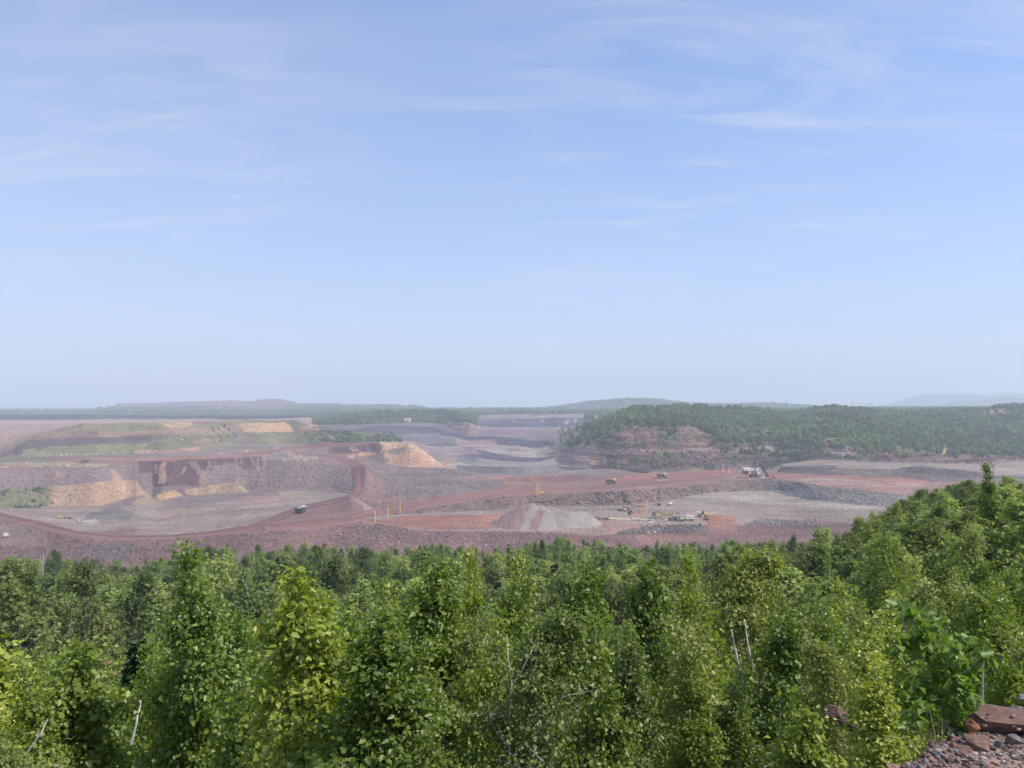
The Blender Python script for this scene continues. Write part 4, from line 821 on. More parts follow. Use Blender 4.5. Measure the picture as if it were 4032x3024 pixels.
M['yellow'] = paint('yellow_paint', (.80, .56, .10), .5, 0, .25, .6)
M['polepaint'] = paint('pole_yellow', (.85, .60, .12), .5, 0, .15, .6)
M['orange'] = paint('orange_paint', (.62, .22, .09), .5, 0, .4, .8)
M['redpaint'] = paint('red_paint', (.42, .13, .10), .5, 0, .4, .5)
M['brightred'] = paint('bright_red_paint', (.72, .12, .09), .45, 0, .2, .8)
M['steel'] = paint('dark_steel', (.055, .058, .068), .5, .3, .25, .6)
M['bluesteel'] = paint('blue_black_steel', (.045, .062, .088), .5, .2, .15, .5)
M['greysteel'] = paint('grey_steel', (.26, .26, .25), .5, .2, .4, .6)
M['rubber'] = paint('rubber', (.028, .027, .027), .9, 0, .5, .8)
M['glass'] = paint('cab_glass', (.03, .04, .05), .15, 0, .1, 1)
M['ore'] = rock_mat('ore_load', (.15, .095, .095), (.24, .16, .155), .8, .8, .4)
M['brown'] = paint('brown_paint', (.20, .11, .075), .6, 0, .4, .7)
M['truckbed'] = paint('dark_truck_bed', (.075, .055, .050), .6, 0, .3, .6)
M['bluepaint'] = paint('blue_paint', (.10, .22, .42), .5, 0, .15, .7)
M['lamp'] = paint('lamp_lens', (.75, .74, .68), .2, 0, .05, 1)

def wheel(parent, x, y, r, w, mat=None):
    o = MB().cyl((x, y - w / 2, r), (x, y + w / 2, r), r, n=16).build('wheel', M['rubber'], parent)
    MB().cyl((x, y - w / 2 - .04, r), (x, y + w / 2 + .04, r), r * .5, n=12).build('rim', mat or M['greysteel'], o)
    return o
def haul_truck(label, pos, heading, bed, canopy, load):
    """rigid mine truck, nose along +x"""
    t = empty('haul_truck', pos, heading)
    MB().box(-4.6, 5.6, -1.3, 1.3, 1.5, 2.6).build('chassis', M['steel'], t)
    MB().prism([(-6.3, 4.9), (-5.6, 2.7), (1.6, 2.7), (3.2, 5.2), (2.9, 5.4), (1.4, 3.1), (-5.3, 3.1), (-6.1, 5.0)], -3.2, 3.2).build('dump_bed', bed, t)
    for sgn in (-1, 1):
        MB().prism([(-6.2, 4.9), (-5.5, 2.9), (1.6, 2.9), (3.2, 5.3)], sgn * 3.35 - .15, sgn * 3.35 + .15).build('bed_side', bed, t)
        MB().bar((-6.2, sgn * 3.4, 5.05), (3.2, sgn * 3.4, 5.45), .35, .5).build('bed_rail', M['orange'] if bed is M['truckbed'] else bed, t)
        for k in range(5):
            MB().box(-4.9 + k * 1.5, -4.65 + k * 1.5, sgn * 3.5 - .12, sgn * 3.5 + .12, 2.9, 4.95).build('bed_rib', bed, t)
    MB().prism([(2.9, 5.25), (6.2, 5.75), (6.2, 5.95), (2.9, 5.5)], -3.4, 3.4).build('canopy', canopy, t)
    if load:
        b = MB(); n, m = 12, 10; g = np.random.default_rng(3)
        vs = []
        for i in range(n):
            for j in range(m):
                x = -6.0 + 8.6 * i / (n - 1); y = -3.2 + 6.4 * j / (m - 1)
                h = 4.5 + 2.6 * max(0, 1 - ((x + 1.5) / 5) ** 2) * max(0, 1 - (y / 3.4) ** 2) + g.uniform(-.15, .15)
                vs.append((x, y, h))
        b.add(vs, [(i * m + j, i * m + j + 1, (i + 1) * m + j + 1, (i + 1) * m + j) for i in range(n - 1) for j in range(m - 1)])
        b.build('ore_load', M['ore'], t)
    MB().box(3.0, 5.6, -2.9, 2.9, 3.1, 3.4).build('deck', canopy, t)
    c = MB().box(3.3, 5.0, 1.0, 2.7, 3.4, 5.1).build('cab', canopy, t)
    MB().box(5.01, 5.04, 1.15, 2.55, 4.0, 4.9).build('windshield', M['glass'], c)
    MB().box(4.6, 6.0, -2.2, 2.2, 1.6, 3.1).build('hood', M['steel'], t)
    MB().box(6.0, 6.2, -3.1, 3.1, 1.1, 1.7).build('bumper', M['steel'], t)
    for sgn in (-1, 1):
        wheel(t, 3.9, sgn * 2.75, 1.75, 1.1); wheel(t, -2.6, sgn * 2.95, 1.75, 1.0); wheel(t, -2.6, sgn * 1.75, 1.75, 1.0)
        MB().box(6.0, 6.1, sgn * 1.8 - .3, sgn * 1.8 + .3, 1.9, 2.3).build('headlight', M['lamp'], t)
    return tag(t, label, 'truck', 'mine haul trucks')
def toward(u0, v0, u1, v1):
    a, b = at(u0, v0), at(u1, v1); return math.atan2(b.y - a.y, b.x - a.x)
haul_truck('dark blue haul truck heaped with ore, seen from behind on the ramp', at(1183, 2022) + Vector((0, 0, .5)), toward(1183, 2022, 1225, 2003), M['bluesteel'], M['white'], True)
haul_truck('orange-topped haul truck on the red road nearer the yellow pole trio', at(2405, 1906) + Vector((0, 0, .4)), R(6), M['truckbed'], M['cream'], True)
haul_truck('orange-topped haul truck on the red road below the wooded cliffs', at(2605, 1883) + Vector((0, 0, .4)), R(4), M['truckbed'], M['cream'], True)

def track(parent, x0, x1, y, w, h):
    r = h / 2; pr = [(x0 + r, 0), (x1 - r, 0), (x1 - r * .3, r * .4), (x1, r), (x1 - r * .3, h - r * .4), (x1 - r, h), (x0 + r, h), (x0 + r * .3, h - r * .4), (x0, r), (x0 + r * .3, r * .4)]
    o = MB().prism(pr, y - w / 2, y + w / 2).build('track', M['steel'], parent)
    for k in range(4):
        x = x0 + r + (x1 - x0 - 2 * r) * k / 3
        MB().cyl((x, y - w / 2 - .08, r), (x, y + w / 2 + .08, r), r * .6, n=10).build('roller', M['greysteel'], o)
def rope_shovel():
    p = at(2970, 1880)
    t = empty('mining_shovel', p + Vector((0, 0, .1)), 0.0, 1.22)
    for sgn in (-1, 1): track(t, -5.5, 5.5, sgn * 3.6, 1.9, 2.6)
    MB().cyl((0, 0, 2.3), (0, 0, 3.2), 3.4, n=20).box(-4, 4, -2.6, 2.6, 1.2, 2.4).build('turntable', M['steel'], t)
    MB().box(-8.2, 2.0, -5, 5, 3.2, 4.0).build('deck', M['steel'], t)
    h = MB().box(-7.0, -.6, -4.6, 4.6, 4.0, 7.6).build('machinery_house', M['redpaint'], t, .06)
    MB().box(-6.6, -5.0, -4.66, -4.62, 4.1, 7.5).build('house_panel', M['white'], h)
    MB().hexa([(-12.2, -5, 7.3), (-.4, -5, 7.6), (-.4, 5, 7.6), (-12.2, 5, 7.3), (-12.0, -5, 10.2), (-2.6, -5, 9.8), (-2.6, 5, 9.8), (-12.0, 5, 10.2)]).build('roof_housing', M['white'], t, .08)
    MB().box(-11.6, -7.1, -4.4, 4.4, 3.4, 7.25).build('counterweight', M['steel'], t)
    c = MB().box(1.4, 5.2, -4.9, -1.9, 3.6, 6.6).build('cab_tower', M['cream'], t)
    cb = MB().box(1.2, 5.6, -5.0, -1.8, 7.0, 10.1).build('operator_cab', M['white'], t, .06)
    MB().box(3.6, 5.0, -5.06, -5.02, 7.9, 9.3).build('window', M['glass'], cb); MB().box(5.61, 5.65, -4.7, -2.1, 7.9, 9.4).build('window', M['glass'], cb)
    MB().hexa([(.2, -1.7, 4.0), (3.4, -1.7, 4.0), (3.4, 1.7, 4.0), (.2, 1.7, 4.0), (11.6, -1.2, 17.2), (13.8, -1.2, 15.8), (13.8, 1.2, 15.8), (11.6, 1.2, 17.2)]).build('boom', M['bluesteel'], t)
    g = MB().bar((-3.2, -1.6, 9.8), (0.2, -1, 16.6), .5).bar((-3.2, 1.6, 9.8), (0.2, 1, 16.6), .5).bar((2.6, -1.6, 7.6), (0.2, -1, 16.6), .5).bar((2.6, 1.6, 7.6), (0.2, 1, 16.6), .5).build('gantry', M['steel'], t)
    MB().bar((0.2, 0, 16.6), (6.0, 0, 12.2), 1.1, .9).build('suspension_arm', M['steel'], t)
    MB().cyl((13.0, -1.0, 16.4), (13.0, 1.0, 16.4), 1.1, n=16).build('boom_sheave', M['steel'], t)
    for sgn in (-.5, .5): MB().bar((0.2, sgn, 16.6), (12.8, sgn, 16.6), .12).build('suspension_rope', M['steel'], t)
    MB().bar((5.4, 0, 12.6), (9.4, 0, 9.4), 2.2, 2.6).build('crowd_gear', M['bluesteel'], t)
    MB().bar((6.6, -1.1, 11.6), (13.6, -1.1, 3.4), 1.0, 1.9).bar((6.6, 1.1, 11.6), (13.6, 1.1, 3.4), 1.0, 1.9).build('dipper_handle', M['bluesteel'], t)
    d = MB().hexa([(12.6, -1.8, .3), (15.6, -1.8, .2), (15.6, 1.8, .2), (12.6, 1.8, .3), (12.4, -1.7, 3.6), (15.0, -1.7, 3.4), (15.0, 1.7, 3.4), (12.4, 1.7, 3.6)]).build('dipper', M['steel'], t)
    for k in range(4): MB().prism([(15.5, .2), (16.5, .1), (15.6, .6)], -1.5 + k * .95, -1.2 + k * .95).build('tooth', M['greysteel'], d)
    return tag(t, 'large white and red electric rope shovel with dark boom on the red bench', 'shovel')
rope_shovel()

def excavator(label, pos, heading, body, arm_m, bucket_m, s=1.0, up=True):
    t = empty('excavator', pos, heading, s)
    for sgn in (-1, 1): track(t, -2.3, 2.3, sgn * 1.25, .7, 1.0)
    MB().box(-2.3, 1.2, -1.4, 1.4, 1.15, 2.5).build('body', body, t, .05)
    MB().box(-2.7, -2.3, -1.3, 1.3, 1.2, 2.3).build('counterweight', body, t)
    c = MB().box(.1, 1.7, .4, 1.4, 2.5, 3.4).build('cab', body, t); MB().box(1.71, 1.74, .5, 1.3, 2.6, 3.3).build('windshield', M['glass'], c)
    if up:
        MB().bar((.9, 0, 1.9), (3.6, 0, 4.9), .5, .6).build('boom', arm_m, t); MB().bar((3.4, 0, 4.9), (5.4, 0, 5.1), .4, .5).build('stick', arm_m, t)
        MB().prism([(4.8, 4.0), (6.4, 4.3), (6.7, 5.4), (5.4, 5.9), (4.6, 5.0)], -.9, .9).build('bucket', bucket_m, t)
    else:
        MB().bar((.9, 0, 1.9), (3.4, 0, 3.6), .5, .6).build('boom', arm_m, t); MB().bar((3.3, 0, 3.6), (5.0, 0, 1.2), .4, .5).build('stick', arm_m, t)
        MB().prism([(4.3, .2), (5.4, .1), (5.5, 1.2), (4.6, 1.3)], -.6, .6).build('bucket', bucket_m, t)
    return tag(t, label, 'excavator')
Z = Vector((0, 0, .15))
PL = lambda cx, cy: (2250 + cx / 3.687, 1940 + cy / 3.687)     # plant close-up to photo pixels
excavator('pale yellow excavator with its bright red bucket raised', at(*PL(1435, 184)) + Z, R(20), M['cream'], M['cream'], M['brightred'], 1.0)
excavator('dark grey excavator parked left of the red-bucket excavator', at(*PL(1265, 188)) + Z, R(172), M['steel'], M['steel'], M['steel'], .85, False)
def loader(label, pos, heading, body, bucket, s=1.0, name='wheel_loader'):
    t = empty(name, pos, heading, s)
    MB().box(-3.2, .2, -1.2, 1.2, 1.1, 2.5).build('engine_hood', body, t, .08); MB().box(.2, 1.9, -.9, .9, .9, 1.8).build('front_frame', body, t)
    c = MB().box(-.6, .8, -.9, .9, 2.2, 3.7).build('cab', body, t); MB().box(.81, .84, -.8, .8, 2.6, 3.5).build('windshield', M['glass'], c)
    for sgn in (-1, 1):
        wheel(t, 1.2, sgn * 1.3, .95, .7, body); wheel(t, -2.0, sgn * 1.3, .95, .7, body)
        MB().bar((.8, sgn * .6, 2.0), (3.2, sgn * .6, .9), .3, .4).build('lift_arm', body, t)
    MB().prism([(3.0, .2), (4.6, .1), (4.4, .4), (3.4, .6), (3.3, 1.5), (3.9, 1.9), (3.0, 1.8)], -1.8, 1.8).build('bucket', bucket, t)
    return tag(t, label, 'loader')
loader('brown wheel loader with a rusty bucket beside the white truck', at(*PL(862, 318)) + Z, R(-72), M['brown'], M['orange'], 1.15)
loader('small orange-brown machine on the red dirt right of the plant', at(*PL(1968, 398)) + Z, R(150), M['orange'], M['steel'], .7, 'skid_loader')
q3 = crop('R3', [(515, 988)])[0]
loader('yellow loader at the foot of the yellow pole trio', at(*q3) + Z, R(190), M['yellow'], M['steel'], .95)
def dozer(label, pos, heading, body):
    t = empty('bulldozer', pos, heading)
    for sgn in (-1, 1): track(t, -2.4, 2.0, sgn * 1.1, .6, 1.2)
    MB().box(-2.2, 2.0, -.8, .8, .8, 2.1).build('body', body, t, .05); c = MB().box(-1.6, 0, -.8, .8, 2.1, 3.4).build('cab', body, t); MB().box(.01, .04, -.7, .7, 2.4, 3.3).build('windshield', M['glass'], c)
    MB().prism([(2.6, .1), (3.0, .1), (2.8, .8), (3.0, 1.6), (2.6, 1.6)], -2.0, 2.0).build('blade', M['steel'], t)
    return tag(t, label, 'bulldozer')
dozer('small dark red bulldozer just right of the big shovel', at(3045, 1882) + Z, R(10), M['redpaint'])
def pickup(label, pos, heading, body, s=1.0):
    t = empty('pickup_truck', pos, heading, s)
    MB().prism([(-2.8, .5), (2.8, .5), (2.8, 1.1), (1.5, 1.25), (.9, 1.3), (-2.8, 1.25)], -.98, .98).build('body', body, t, .04)
    c = MB().prism([(-.9, 1.3), (1.3, 1.3), (.6, 1.95), (-.6, 1.98)], -.85, .85).build('cab', body, t)
    MB().prism([(1.0, 1.36), (1.25, 1.34), (.68, 1.88), (.55, 1.88)], -.87, .87).build('window', M['glass'], c)
    for sgn in (-1, 1):
        wheel(t, 1.8, sgn * .85, .42, .28); wheel(t, -1.7, sgn * .85, .42, .28)
        MB().box(2.78, 2.84, sgn * .7 - .15, sgn * .7 + .15, .8, 1.0).build('headlight', M['lamp'], t)
    return tag(t, label, 'pickup')
pickup('white pickup truck parked below the long conveyor', at(*PL(1160, 452)) + Z, R(176), M['white'], 1.0)
pickup('small white pickup beside the crushing plant boxes', at(*PL(1372, 412)) + Z, R(80), M['white'], .8)
pickup('white service pickup parked in front of the big shovel', at(3000, 1882) + Vector((0, -7, .2)), R(4), M['white'], 1.1)
def tank_truck(label, pos, heading, s=1.0):
    t = empty('tank_truck', pos, heading, s)
    MB().box(-4.2, 3.8, -.9, .9, .8, 1.15).build('chassis', M['steel'], t)
    c = MB().prism([(1.7, 1.15), (3.9, 1.15), (3.9, 2.1), (3.2, 3.1), (1.7, 3.1)], -1.2, 1.2).build('cab', M['white'], t, .05); MB().prism([(3.86, 2.15), (3.93, 2.15), (3.28, 2.98), (3.2, 2.98)], -1.05, 1.05).build('windshield', M['glass'], c)
    MB().cyl((-4.2, 0, 2.2), (1.3, 0, 2.2), 1.15, n=16).build('tank', M['greysteel'], t)
    for x in (2.9, -2.4, -3.6):
        for sgn in (-1, 1): wheel(t, x, sgn * 1.05, .55, .35)
    return tag(t, label, 'truck')
tank_truck('white cab tank truck standing left of the brown loader', at(*PL(742, 274)) + Z, R(-25), 1.05)
def dark_machine(pos):
    t = empty('screening_plant', pos, R(-12))
    for sgn in (-1, 1): track(t, -3, 3, sgn * 1.3, .6, .9)
    MB().hexa([(-3, -1.5, 1.5), (3, -1.5, 1.5), (3, 1.5, 1.5), (-3, 1.5, 1.5), (-3.4, -1.7, 4.1), (3.2, -1.7, 2.9), (3.2, 1.7, 2.9), (-3.4, 1.7, 4.1)]).build('hopper', M['brown'], t)
    MB().bar((2.4, 0, 1.6), (7.6, 0, 3.6), 1.2, .35).build('discharge_belt', M['steel'], t)
    return tag(t, 'dark tracked screening machine behind the white tank truck', 'machine')
dark_machine(at(*PL(790, 258)) + Z)
def orange_tank(pos):
    t = empty('fuel_tank', pos, R(30))
    MB().cyl((0, 0, .6), (0, 0, 2.9), 1.1, n=14).build('tank', M['orange'], t); MB().cyl((0, 0, 2.9), (0, 0, 3.3), 1.1, .4, 14).build('lid', M['orange'], t)
    for a, b in ((-1, -1), (1, -1), (1, 1), (-1, 1)): MB().bar((a, b, 0), (a * .8, b * .8, .8), .25).build('leg', M['orange'], t)
    return tag(t, 'small bright orange tank left of the paired yellow poles', 'tank')
orange_tank(at(*PL(998, 298)) + Z)

# ------------------------------------------------------------------ conveyors and crushing plant
def conveyor(label, a, b, ha, hb, frame, w=1.1, depth=1.0, name='conveyor', group='stone conveyors', wheels=True, belt=True):
    a, b = Vector(a), Vector(b)
    t = empty(name, a); L = b - a; n = Vector((L.x, L.y, 0)); ln = n.length; ang = math.atan2(L.y, L.x); t.rotation_euler = (0, 0, ang)
    za, zb = ha, L.z + hb
    for sgn in (-1, 1):
        m = MB(); y = sgn * w / 2
        m.bar((0, y, za), (ln, y, zb), .22).bar((0, y, za - depth), (ln, y, zb - depth), .22)
        k = max(4, int(ln / 2.2))
        for i in range(k):
            x0, x1 = ln * i / k, ln * (i + 1) / k
            h0 = za + (zb - za) * i / k; h1 = za + (zb - za) * (i + 1) / k
            m.bar((x0, y, h0), (x1, y, h1 - depth), .14).bar((x0, y, h0 - depth), (x0, y, h0), .14)
        m.build('side_truss', frame, t)
    if belt: MB().bar((-.3, 0, za + .1), (ln + .3, 0, zb + .1), w * .95, .16).build('belt', M['rubber'], t)
    MB().bar((-.2, 0, za - .5), (ln + .2, 0, zb - .5), w * .86, .9).build('idler_tray', frame, t)
    for x, h in ((0, za), (ln, zb)): MB().cyl((x, -w / 2 - .15, h - .25), (x, w / 2 + .15, h - .25), .38, n=12).build('pulley', M['steel'], t)
    for fr in ((.35, .75) if wheels else (.2, .8)):
        x = ln * fr; h = za + (zb - za) * fr - depth; g = L.z * fr
        for sgn in (-1, 1): MB().bar((x, sgn * w * .5, h), (x, sgn * w * 1.1, g), .22).build('leg', frame, t)
        if wheels:
            for sgn in (-1, 1):
                o = MB().cyl((x, sgn * w * 1.1 - .15, g + .45), (x, sgn * w * 1.1 + .15, g + .45), .5, n=12).build('wheel', M['rubber'], t)
    return tag(t, label, 'conveyor', group)
A = lambda cx, cy: at(*PL(cx, cy))
conveyor('cream field conveyor standing farthest left behind the stockpile', A(90, 245), A(400, 250), 3.4, 1.6, M['cream'])
conveyor('second cream conveyor lying low in front of the farthest left one', A(85, 256), A(385, 258), 2.4, 1.6, M['cream'], .9, .7)
conveyor('cream field conveyor ending behind the white tank truck', A(470, 236), A(705, 250), 3.2, 1.8, M['cream'])
conveyor('lower cream conveyor in front of the one ending at the tank truck', A(520, 244), A(690, 252), 2.0, 1.4, M['cream'], .9, .7)
conveyor('dark conveyor climbing onto the right flank of the stockpile', A(330, 400), A(545, 398), 2.8, 1.2, M['greysteel'])
conveyor('cream link conveyor in the middle of the long line to the plant', A(528, 400), A(868, 402), 2.6, 1.6, M['cream'])
conveyor('cream link conveyor at the plant end of the long line', A(860, 402), A(1215, 402), 2.9, .9, M['cream'])
s1_ = crop('S', [(1800 + 1510 / 3.687, 1850 + 606 / 3.687)])[0]
pa = at(*s1_)
conveyor('slanting cream stacker conveyor rising above the back of the stockpile', pa, pa + Vector((-13.5, -2, 0)), .8, 6.6, M['cream'], 1.0, .7, 'conveyor', 'stone conveyors', False)
conveyor('short dark stacker conveyor half hidden behind the stockpile', pa + Vector((-9.5, -4, 0)), pa + Vector((-14.2, -6, 0)), 1.0, 4.6, M['steel'], .9, .5, 'conveyor', 'stone conveyors', False)
conveyor('bright yellow plant conveyor sloping down to the right', A(1215, 372), A(1480, 372), 7.2, 1.9, M['yellow'], 1.2, .8)
conveyor('bright yellow plant conveyor sloping up to the right', A(1222, 384), A(1475, 384), 1.6, 6.0, M['yellow'], 1.2, .8)
def hopper_tower(pos):
    t = empty('hopper_tower', pos, 0)
    MB().hexa([(-1.1, -1.1, 3.2), (1.1, -1.1, 3.2), (1.1, 1.1, 3.2), (-1.1, 1.1, 3.2), (-1.7, -1.7, 6.2), (1.7, -1.7, 6.2), (1.7, 1.7, 6.2), (-1.7, 1.7, 6.2)]).build('hopper', M['greysteel'], t)
    MB().box(-1.6, 1.6, -1.5, 1.5, 1.6, 3.2).build('screen_box', M['greysteel'], t)
    for a in (-1, 1):
        for b in (-1, 1): MB().bar((a * 1.4, b * 1.3, 0), (a * 1.4, b * 1.3, 6.0), .22).build('leg', M['steel'], t)
    return tag(t, 'grey steel hopper tower at the left end of the plant', 'hopper')
hopper_tower(A(1195, 376) + Z)
def trailer(label, pos, length, h, body, roof, door=True):
    t = empty('plant_trailer', pos, 0)
    b = MB().box(0, length, -1.5, 1.5, 1.1, h).build('body', body, t, .04)
    MB().box(-.1, length + .1, -1.6, 1.6, h, h + .15).build('roof', roof, t)
    MB().box(0, length, -1.2, 1.2, .8, 1.1).build('chassis', M['steel'], t)
    for x in (length * .2, length * .75, length * .88): wheel(t, x, -1.2, .5, .3); wheel(t, x, 1.2, .5, .3)
    if door: MB().box(length * .1, length * .3, -1.55, -1.51, 1.5, h - .4).build('window', M['glass'], b)
    for k in range(3): MB().box(length * (.4 + .17 * k), length * (.53 + .17 * k), -1.53, -1.505, 1.4, h - .3).build('panel', body, b)
    return tag(t, label, 'trailer')
trailer('cream plant trailer with a dark window, left of the pair', A(1540, 404) + Z, 6.6, 4.0, M['cream'], M['greysteel'])
trailer('cream plant trailer without windows, right of the pair', A(1662, 402) + Z, 7.6, 4.2, M['cream'], M['cream'], False)
trailer('small grey electrical container left of the cream trailers', A(1416, 406) + Z, 3.3, 3.0, M['greysteel'], M['greysteel'])
trailer('dark grey container wedged against the first cream trailer', A(1482, 402) + Z, 2.8, 3.1, M['steel'], M['greysteel'], False)
def control_cabin(pos):
    t = empty('control_cabin', pos, 0)
    MB().box(0, 3.4, -1.1, 1.1, 4.6, 6.6).build('body', M['cream'], t); MB().box(-.2, 3.6, -1.3, 1.3, 6.6, 6.75).build('roof', M['greysteel'], t)
    MB().box(.4, 3.0, -1.14, -1.11, 5.4, 6.3).build('window', M['glass'], t)
    for a in (.2, 3.2):
        for b in (-.9, .9): MB().bar((a, b, 0), (a, b, 4.6), .2).build('leg', M['steel'], t)
    return tag(t, 'raised cream control cabin on legs above the plant trailers', 'cabin')
control_cabin(A(1528, 396) + Vector((0, 2.6, .1)))
def flatbed(pos):
    t = empty('flatbed_trailer', pos, 0)
    MB().box(0, 6, -1.2, 1.2, .8, 1.1).build('deck', M['steel'], t)
    for x in (.9, 4.6, 5.5): wheel(t, x, -1.0, .45, .3); wheel(t, x, 1.0, .45, .3)
    MB().bar((0, 0, .9), (-1.4, 0, .7), .2).build('drawbar', M['steel'], t)
    return tag(t, 'low dark flatbed trailer in front of the cream plant trailers', 'trailer')
flatbed(A(1530, 420) + Z)
def crusher(pos):
    t = empty('mobile_crusher', pos, 0)
    for sgn in (-1, 1): track(t, -4, 4, sgn * 1.5, .8, 1.2)
    MB().box(-4.4, 4.6, -1.4, 1.4, 1.3, 2.0).build('frame', M['greysteel'], t)
    MB().hexa([(-4.6, -1.2, 2.4), (-1.6, -1.2, 2.4), (-1.6, 1.2, 2.4), (-4.6, 1.2, 2.4), (-5.6, -2.2, 4.6), (-1.2, -2.2, 4.6), (-1.2, 2.2, 4.6), (-5.6, 2.2, 4.6)]).build('feed_hopper', M['cream'], t)
    MB().box(-1.4, 1.0, -1.4, 1.4, 2.0, 4.4).build('crusher_box', M['brown'], t); MB().cyl((-.2, -1.6, 4.2), (-.2, 1.6, 4.2), 1.1, n=16).build('flywheel', M['steel'], t)
    MB().box(1.2, 4.4, -1.5, 1.5, 2.0, 4.3).build('engine_housing', M['yellow'], t, .05)
    MB().bar((4.0, 0, 2.2), (11.5, 0, 4.6), 1.2, .5).build('discharge_conveyor', M['cream'], t)
    MB().bar((8.4, 0, 0), (8.4, 0, 3.4), .3).build('prop_leg', M['cream'], t)
    MB().box(-1.6, -.1, -3.4, -2.0, .2, 1.7).build('toolbox', M['white'], t)
    return tag(t, 'cream and yellow mobile crusher at the right end of the plant', 'crusher')
crusher(A(1905, 352) + Z)
def small_box(label, pos, w, h, body, top, name):
    t = empty(name, pos, R(20))
    MB().box(-w / 2, w / 2, -w / 2, w / 2, .1, h).build('body', body, t, .05); MB().prism([(-w * .55, h), (w * .55, h), (0, h + .35)], -w * .55, w * .55).build('roof', top, t)
    MB().box(-w * .25, w * .25, -w / 2 - .04, -w / 2 - .01, .2, h * .9).build('door', top, t)
    return tag(t, label, 'cabin')
small_box('blue portable toilet with a white roof on the left basin floor', at(312, 2058) + Z, 1.6, 2.6, M['bluepaint'], M['white'], 'portable_toilet')
small_box('white shed with a blue base at the far left edge below the road', at(23, 2112) + Z, 3.0, 2.0, M['white'], M['white'], 'equipment_shed')
for i, (u, v, m_, lb) in enumerate(((229, 2040, 'yellow', 'yellow machine at the left of the parked row in the left basin'), (239, 2041, 'yellow', 'second yellow machine of the parked row in the left basin'), (256, 2042, 'brown', 'brown machine in the middle of the parked row in the left basin'), (274, 2043, 'brown', 'brown machine at the right end of the parked row in the left basin'))):
    loader(lb, at(u, v) + Z, R(100 + 20 * i), M[m_], M['steel'], .5)
# cable and pipe lying by the pit wall
def pipe_stack(pos, ang):
    t = empty('pipe_stack', pos, ang)
    for i in range(4): MB().cyl((-5 + i * .3, -.8 + i * .5, .3), (6 - i, -.8 + i * .5, .3), .28, n=8).build('pipe', M['steel'], t)
    return tag(t, 'dark pipes lying along the foot of the pit wall behind the poles', 'pipes')
pipe_stack(A(990, 204) + Z, R(8))

# ------------------------------------------------------------------ yellow power poles
def pole(label, u, v, h_px, mat, foot):
    p = at(u, v); h = h_px * p.y / FPX
    t = empty('power_pole', p, random.uniform(0, 3))
    MB().cyl((0, 0, 0), (0, 0, h), .38, .30, 8).build('mast', mat, t)
    MB().box(-.9, .9, -.12, .12, h - .9, h - .65).build('crossarm', mat, t)
    for k in range(3):
        a = k * 2.094
        MB().bar((math.cos(a) * 1.6, math.sin(a) * 1.6, .1), (0, 0, 2.2), .2).build('strut', foot, t)
    MB().cyl((0, 0, -.3), (0, 0, .35), 1.5, 1.3, 10).build('base', foot, t)
    return tag(t, label, 'pole', 'yellow power poles in the mine')
def PX(key, x, y): return crop(key, [(x, y)])[0]
for key, x, y0, y1, mat, foot, lb in (
    ('R2', 1055, 1125, 1236, 'polepaint', 'orange', 'yellow pole nearest the road junction, leftmost of the three in a row'),
    ('R2', 1167, 1090, 1196, 'polepaint', 'orange', 'yellow pole in the middle of the row of three by the road'),
    ('R2', 1272, 1060, 1150, 'polepaint', 'orange', 'yellow pole farthest along the row of three by the road'),
    ('R3', 457, 884, 986, 'orange', 'orange', 'reddish thin pole at the left of the pole trio on the bench'),
    ('R3', 473, 888, 990, 'polepaint', 'orange', 'middle yellow pole of the trio on the bench'),
    ('R3', 495, 900, 986, 'polepaint', 'yellow', 'right yellow pole of the trio on the bench beside the loader'),
    ('R3', 1415, 1045, 1146, 'polepaint', 'orange', 'left of the two yellow poles above the crushing plant'),
    ('R3', 1433, 1036, 1142, 'polepaint', 'orange', 'right of the two yellow poles above the crushing plant'),
    ('R3', 2096, 728, 786, 'cream', 'cream', 'left of the two far pale poles below the cliffs'),
    ('R3', 2145, 738, 796, 'polepaint', 'cream', 'right of the two far pale poles below the cliffs'),
    ('R4', 368, 580, 641, 'orange', 'redpaint', 'pale pole with a red base left of the big shovel'),
    ('R4', 411, 584, 643, 'polepaint', 'polepaint', 'yellow pole standing right in front of the big shovel')):
    q = PX(key, x, y1); sc = {'R2': 2.212, 'R3': 2.212, 'R4': 1.6607}[key]
    pole(lb, q[0], q[1], (y1 - y0) / sc, M[mat], M[foot])

# ------------------------------------------------------------------ far town: water tower, long white buildings, masts
def far_at(u, v, d): return Vector(((u - 2016) / FPX * d, d, EYE - (v - VH) * d / FPX))
def water_tower():
    p = far_at(3098, 1592, 6200); t = empty('water_tower', p - Vector((0, 0, 6)), 0)
    b = MB(); n = 12
    prof = [(0.4, 36), (4, 37), (6.5, 40), (7, 43), (6.5, 46.5), (4, 49), (.4, 50)]
    vs = [(r * math.cos(k * 2 * math.pi / n), r * math.sin(k * 2 * math.pi / n), z) for r, z in prof for k in range(n)]
    b.add(vs, [(i * n + k, i * n + (k + 1) % n, (i + 1) * n + (k + 1) % n, (i + 1) * n + k) for i in range(len(prof) - 1) for k in range(n)]).build('tank', M['greysteel'], t)
    MB().cyl((0, 0, 0), (0, 0, 37), 1.4, n=10).build('riser', M['greysteel'], t)
    for k in range(4):
        a = k * math.pi / 2 + .4; MB().bar((math.cos(a) * 7, math.sin(a) * 7, 0), (math.cos(a) * 6, math.sin(a) * 6, 41), .9).build('leg', M['greysteel'], t)
    tag(t, 'round-tanked water tower standing alone on the horizon', 'water tower')
water_tower()
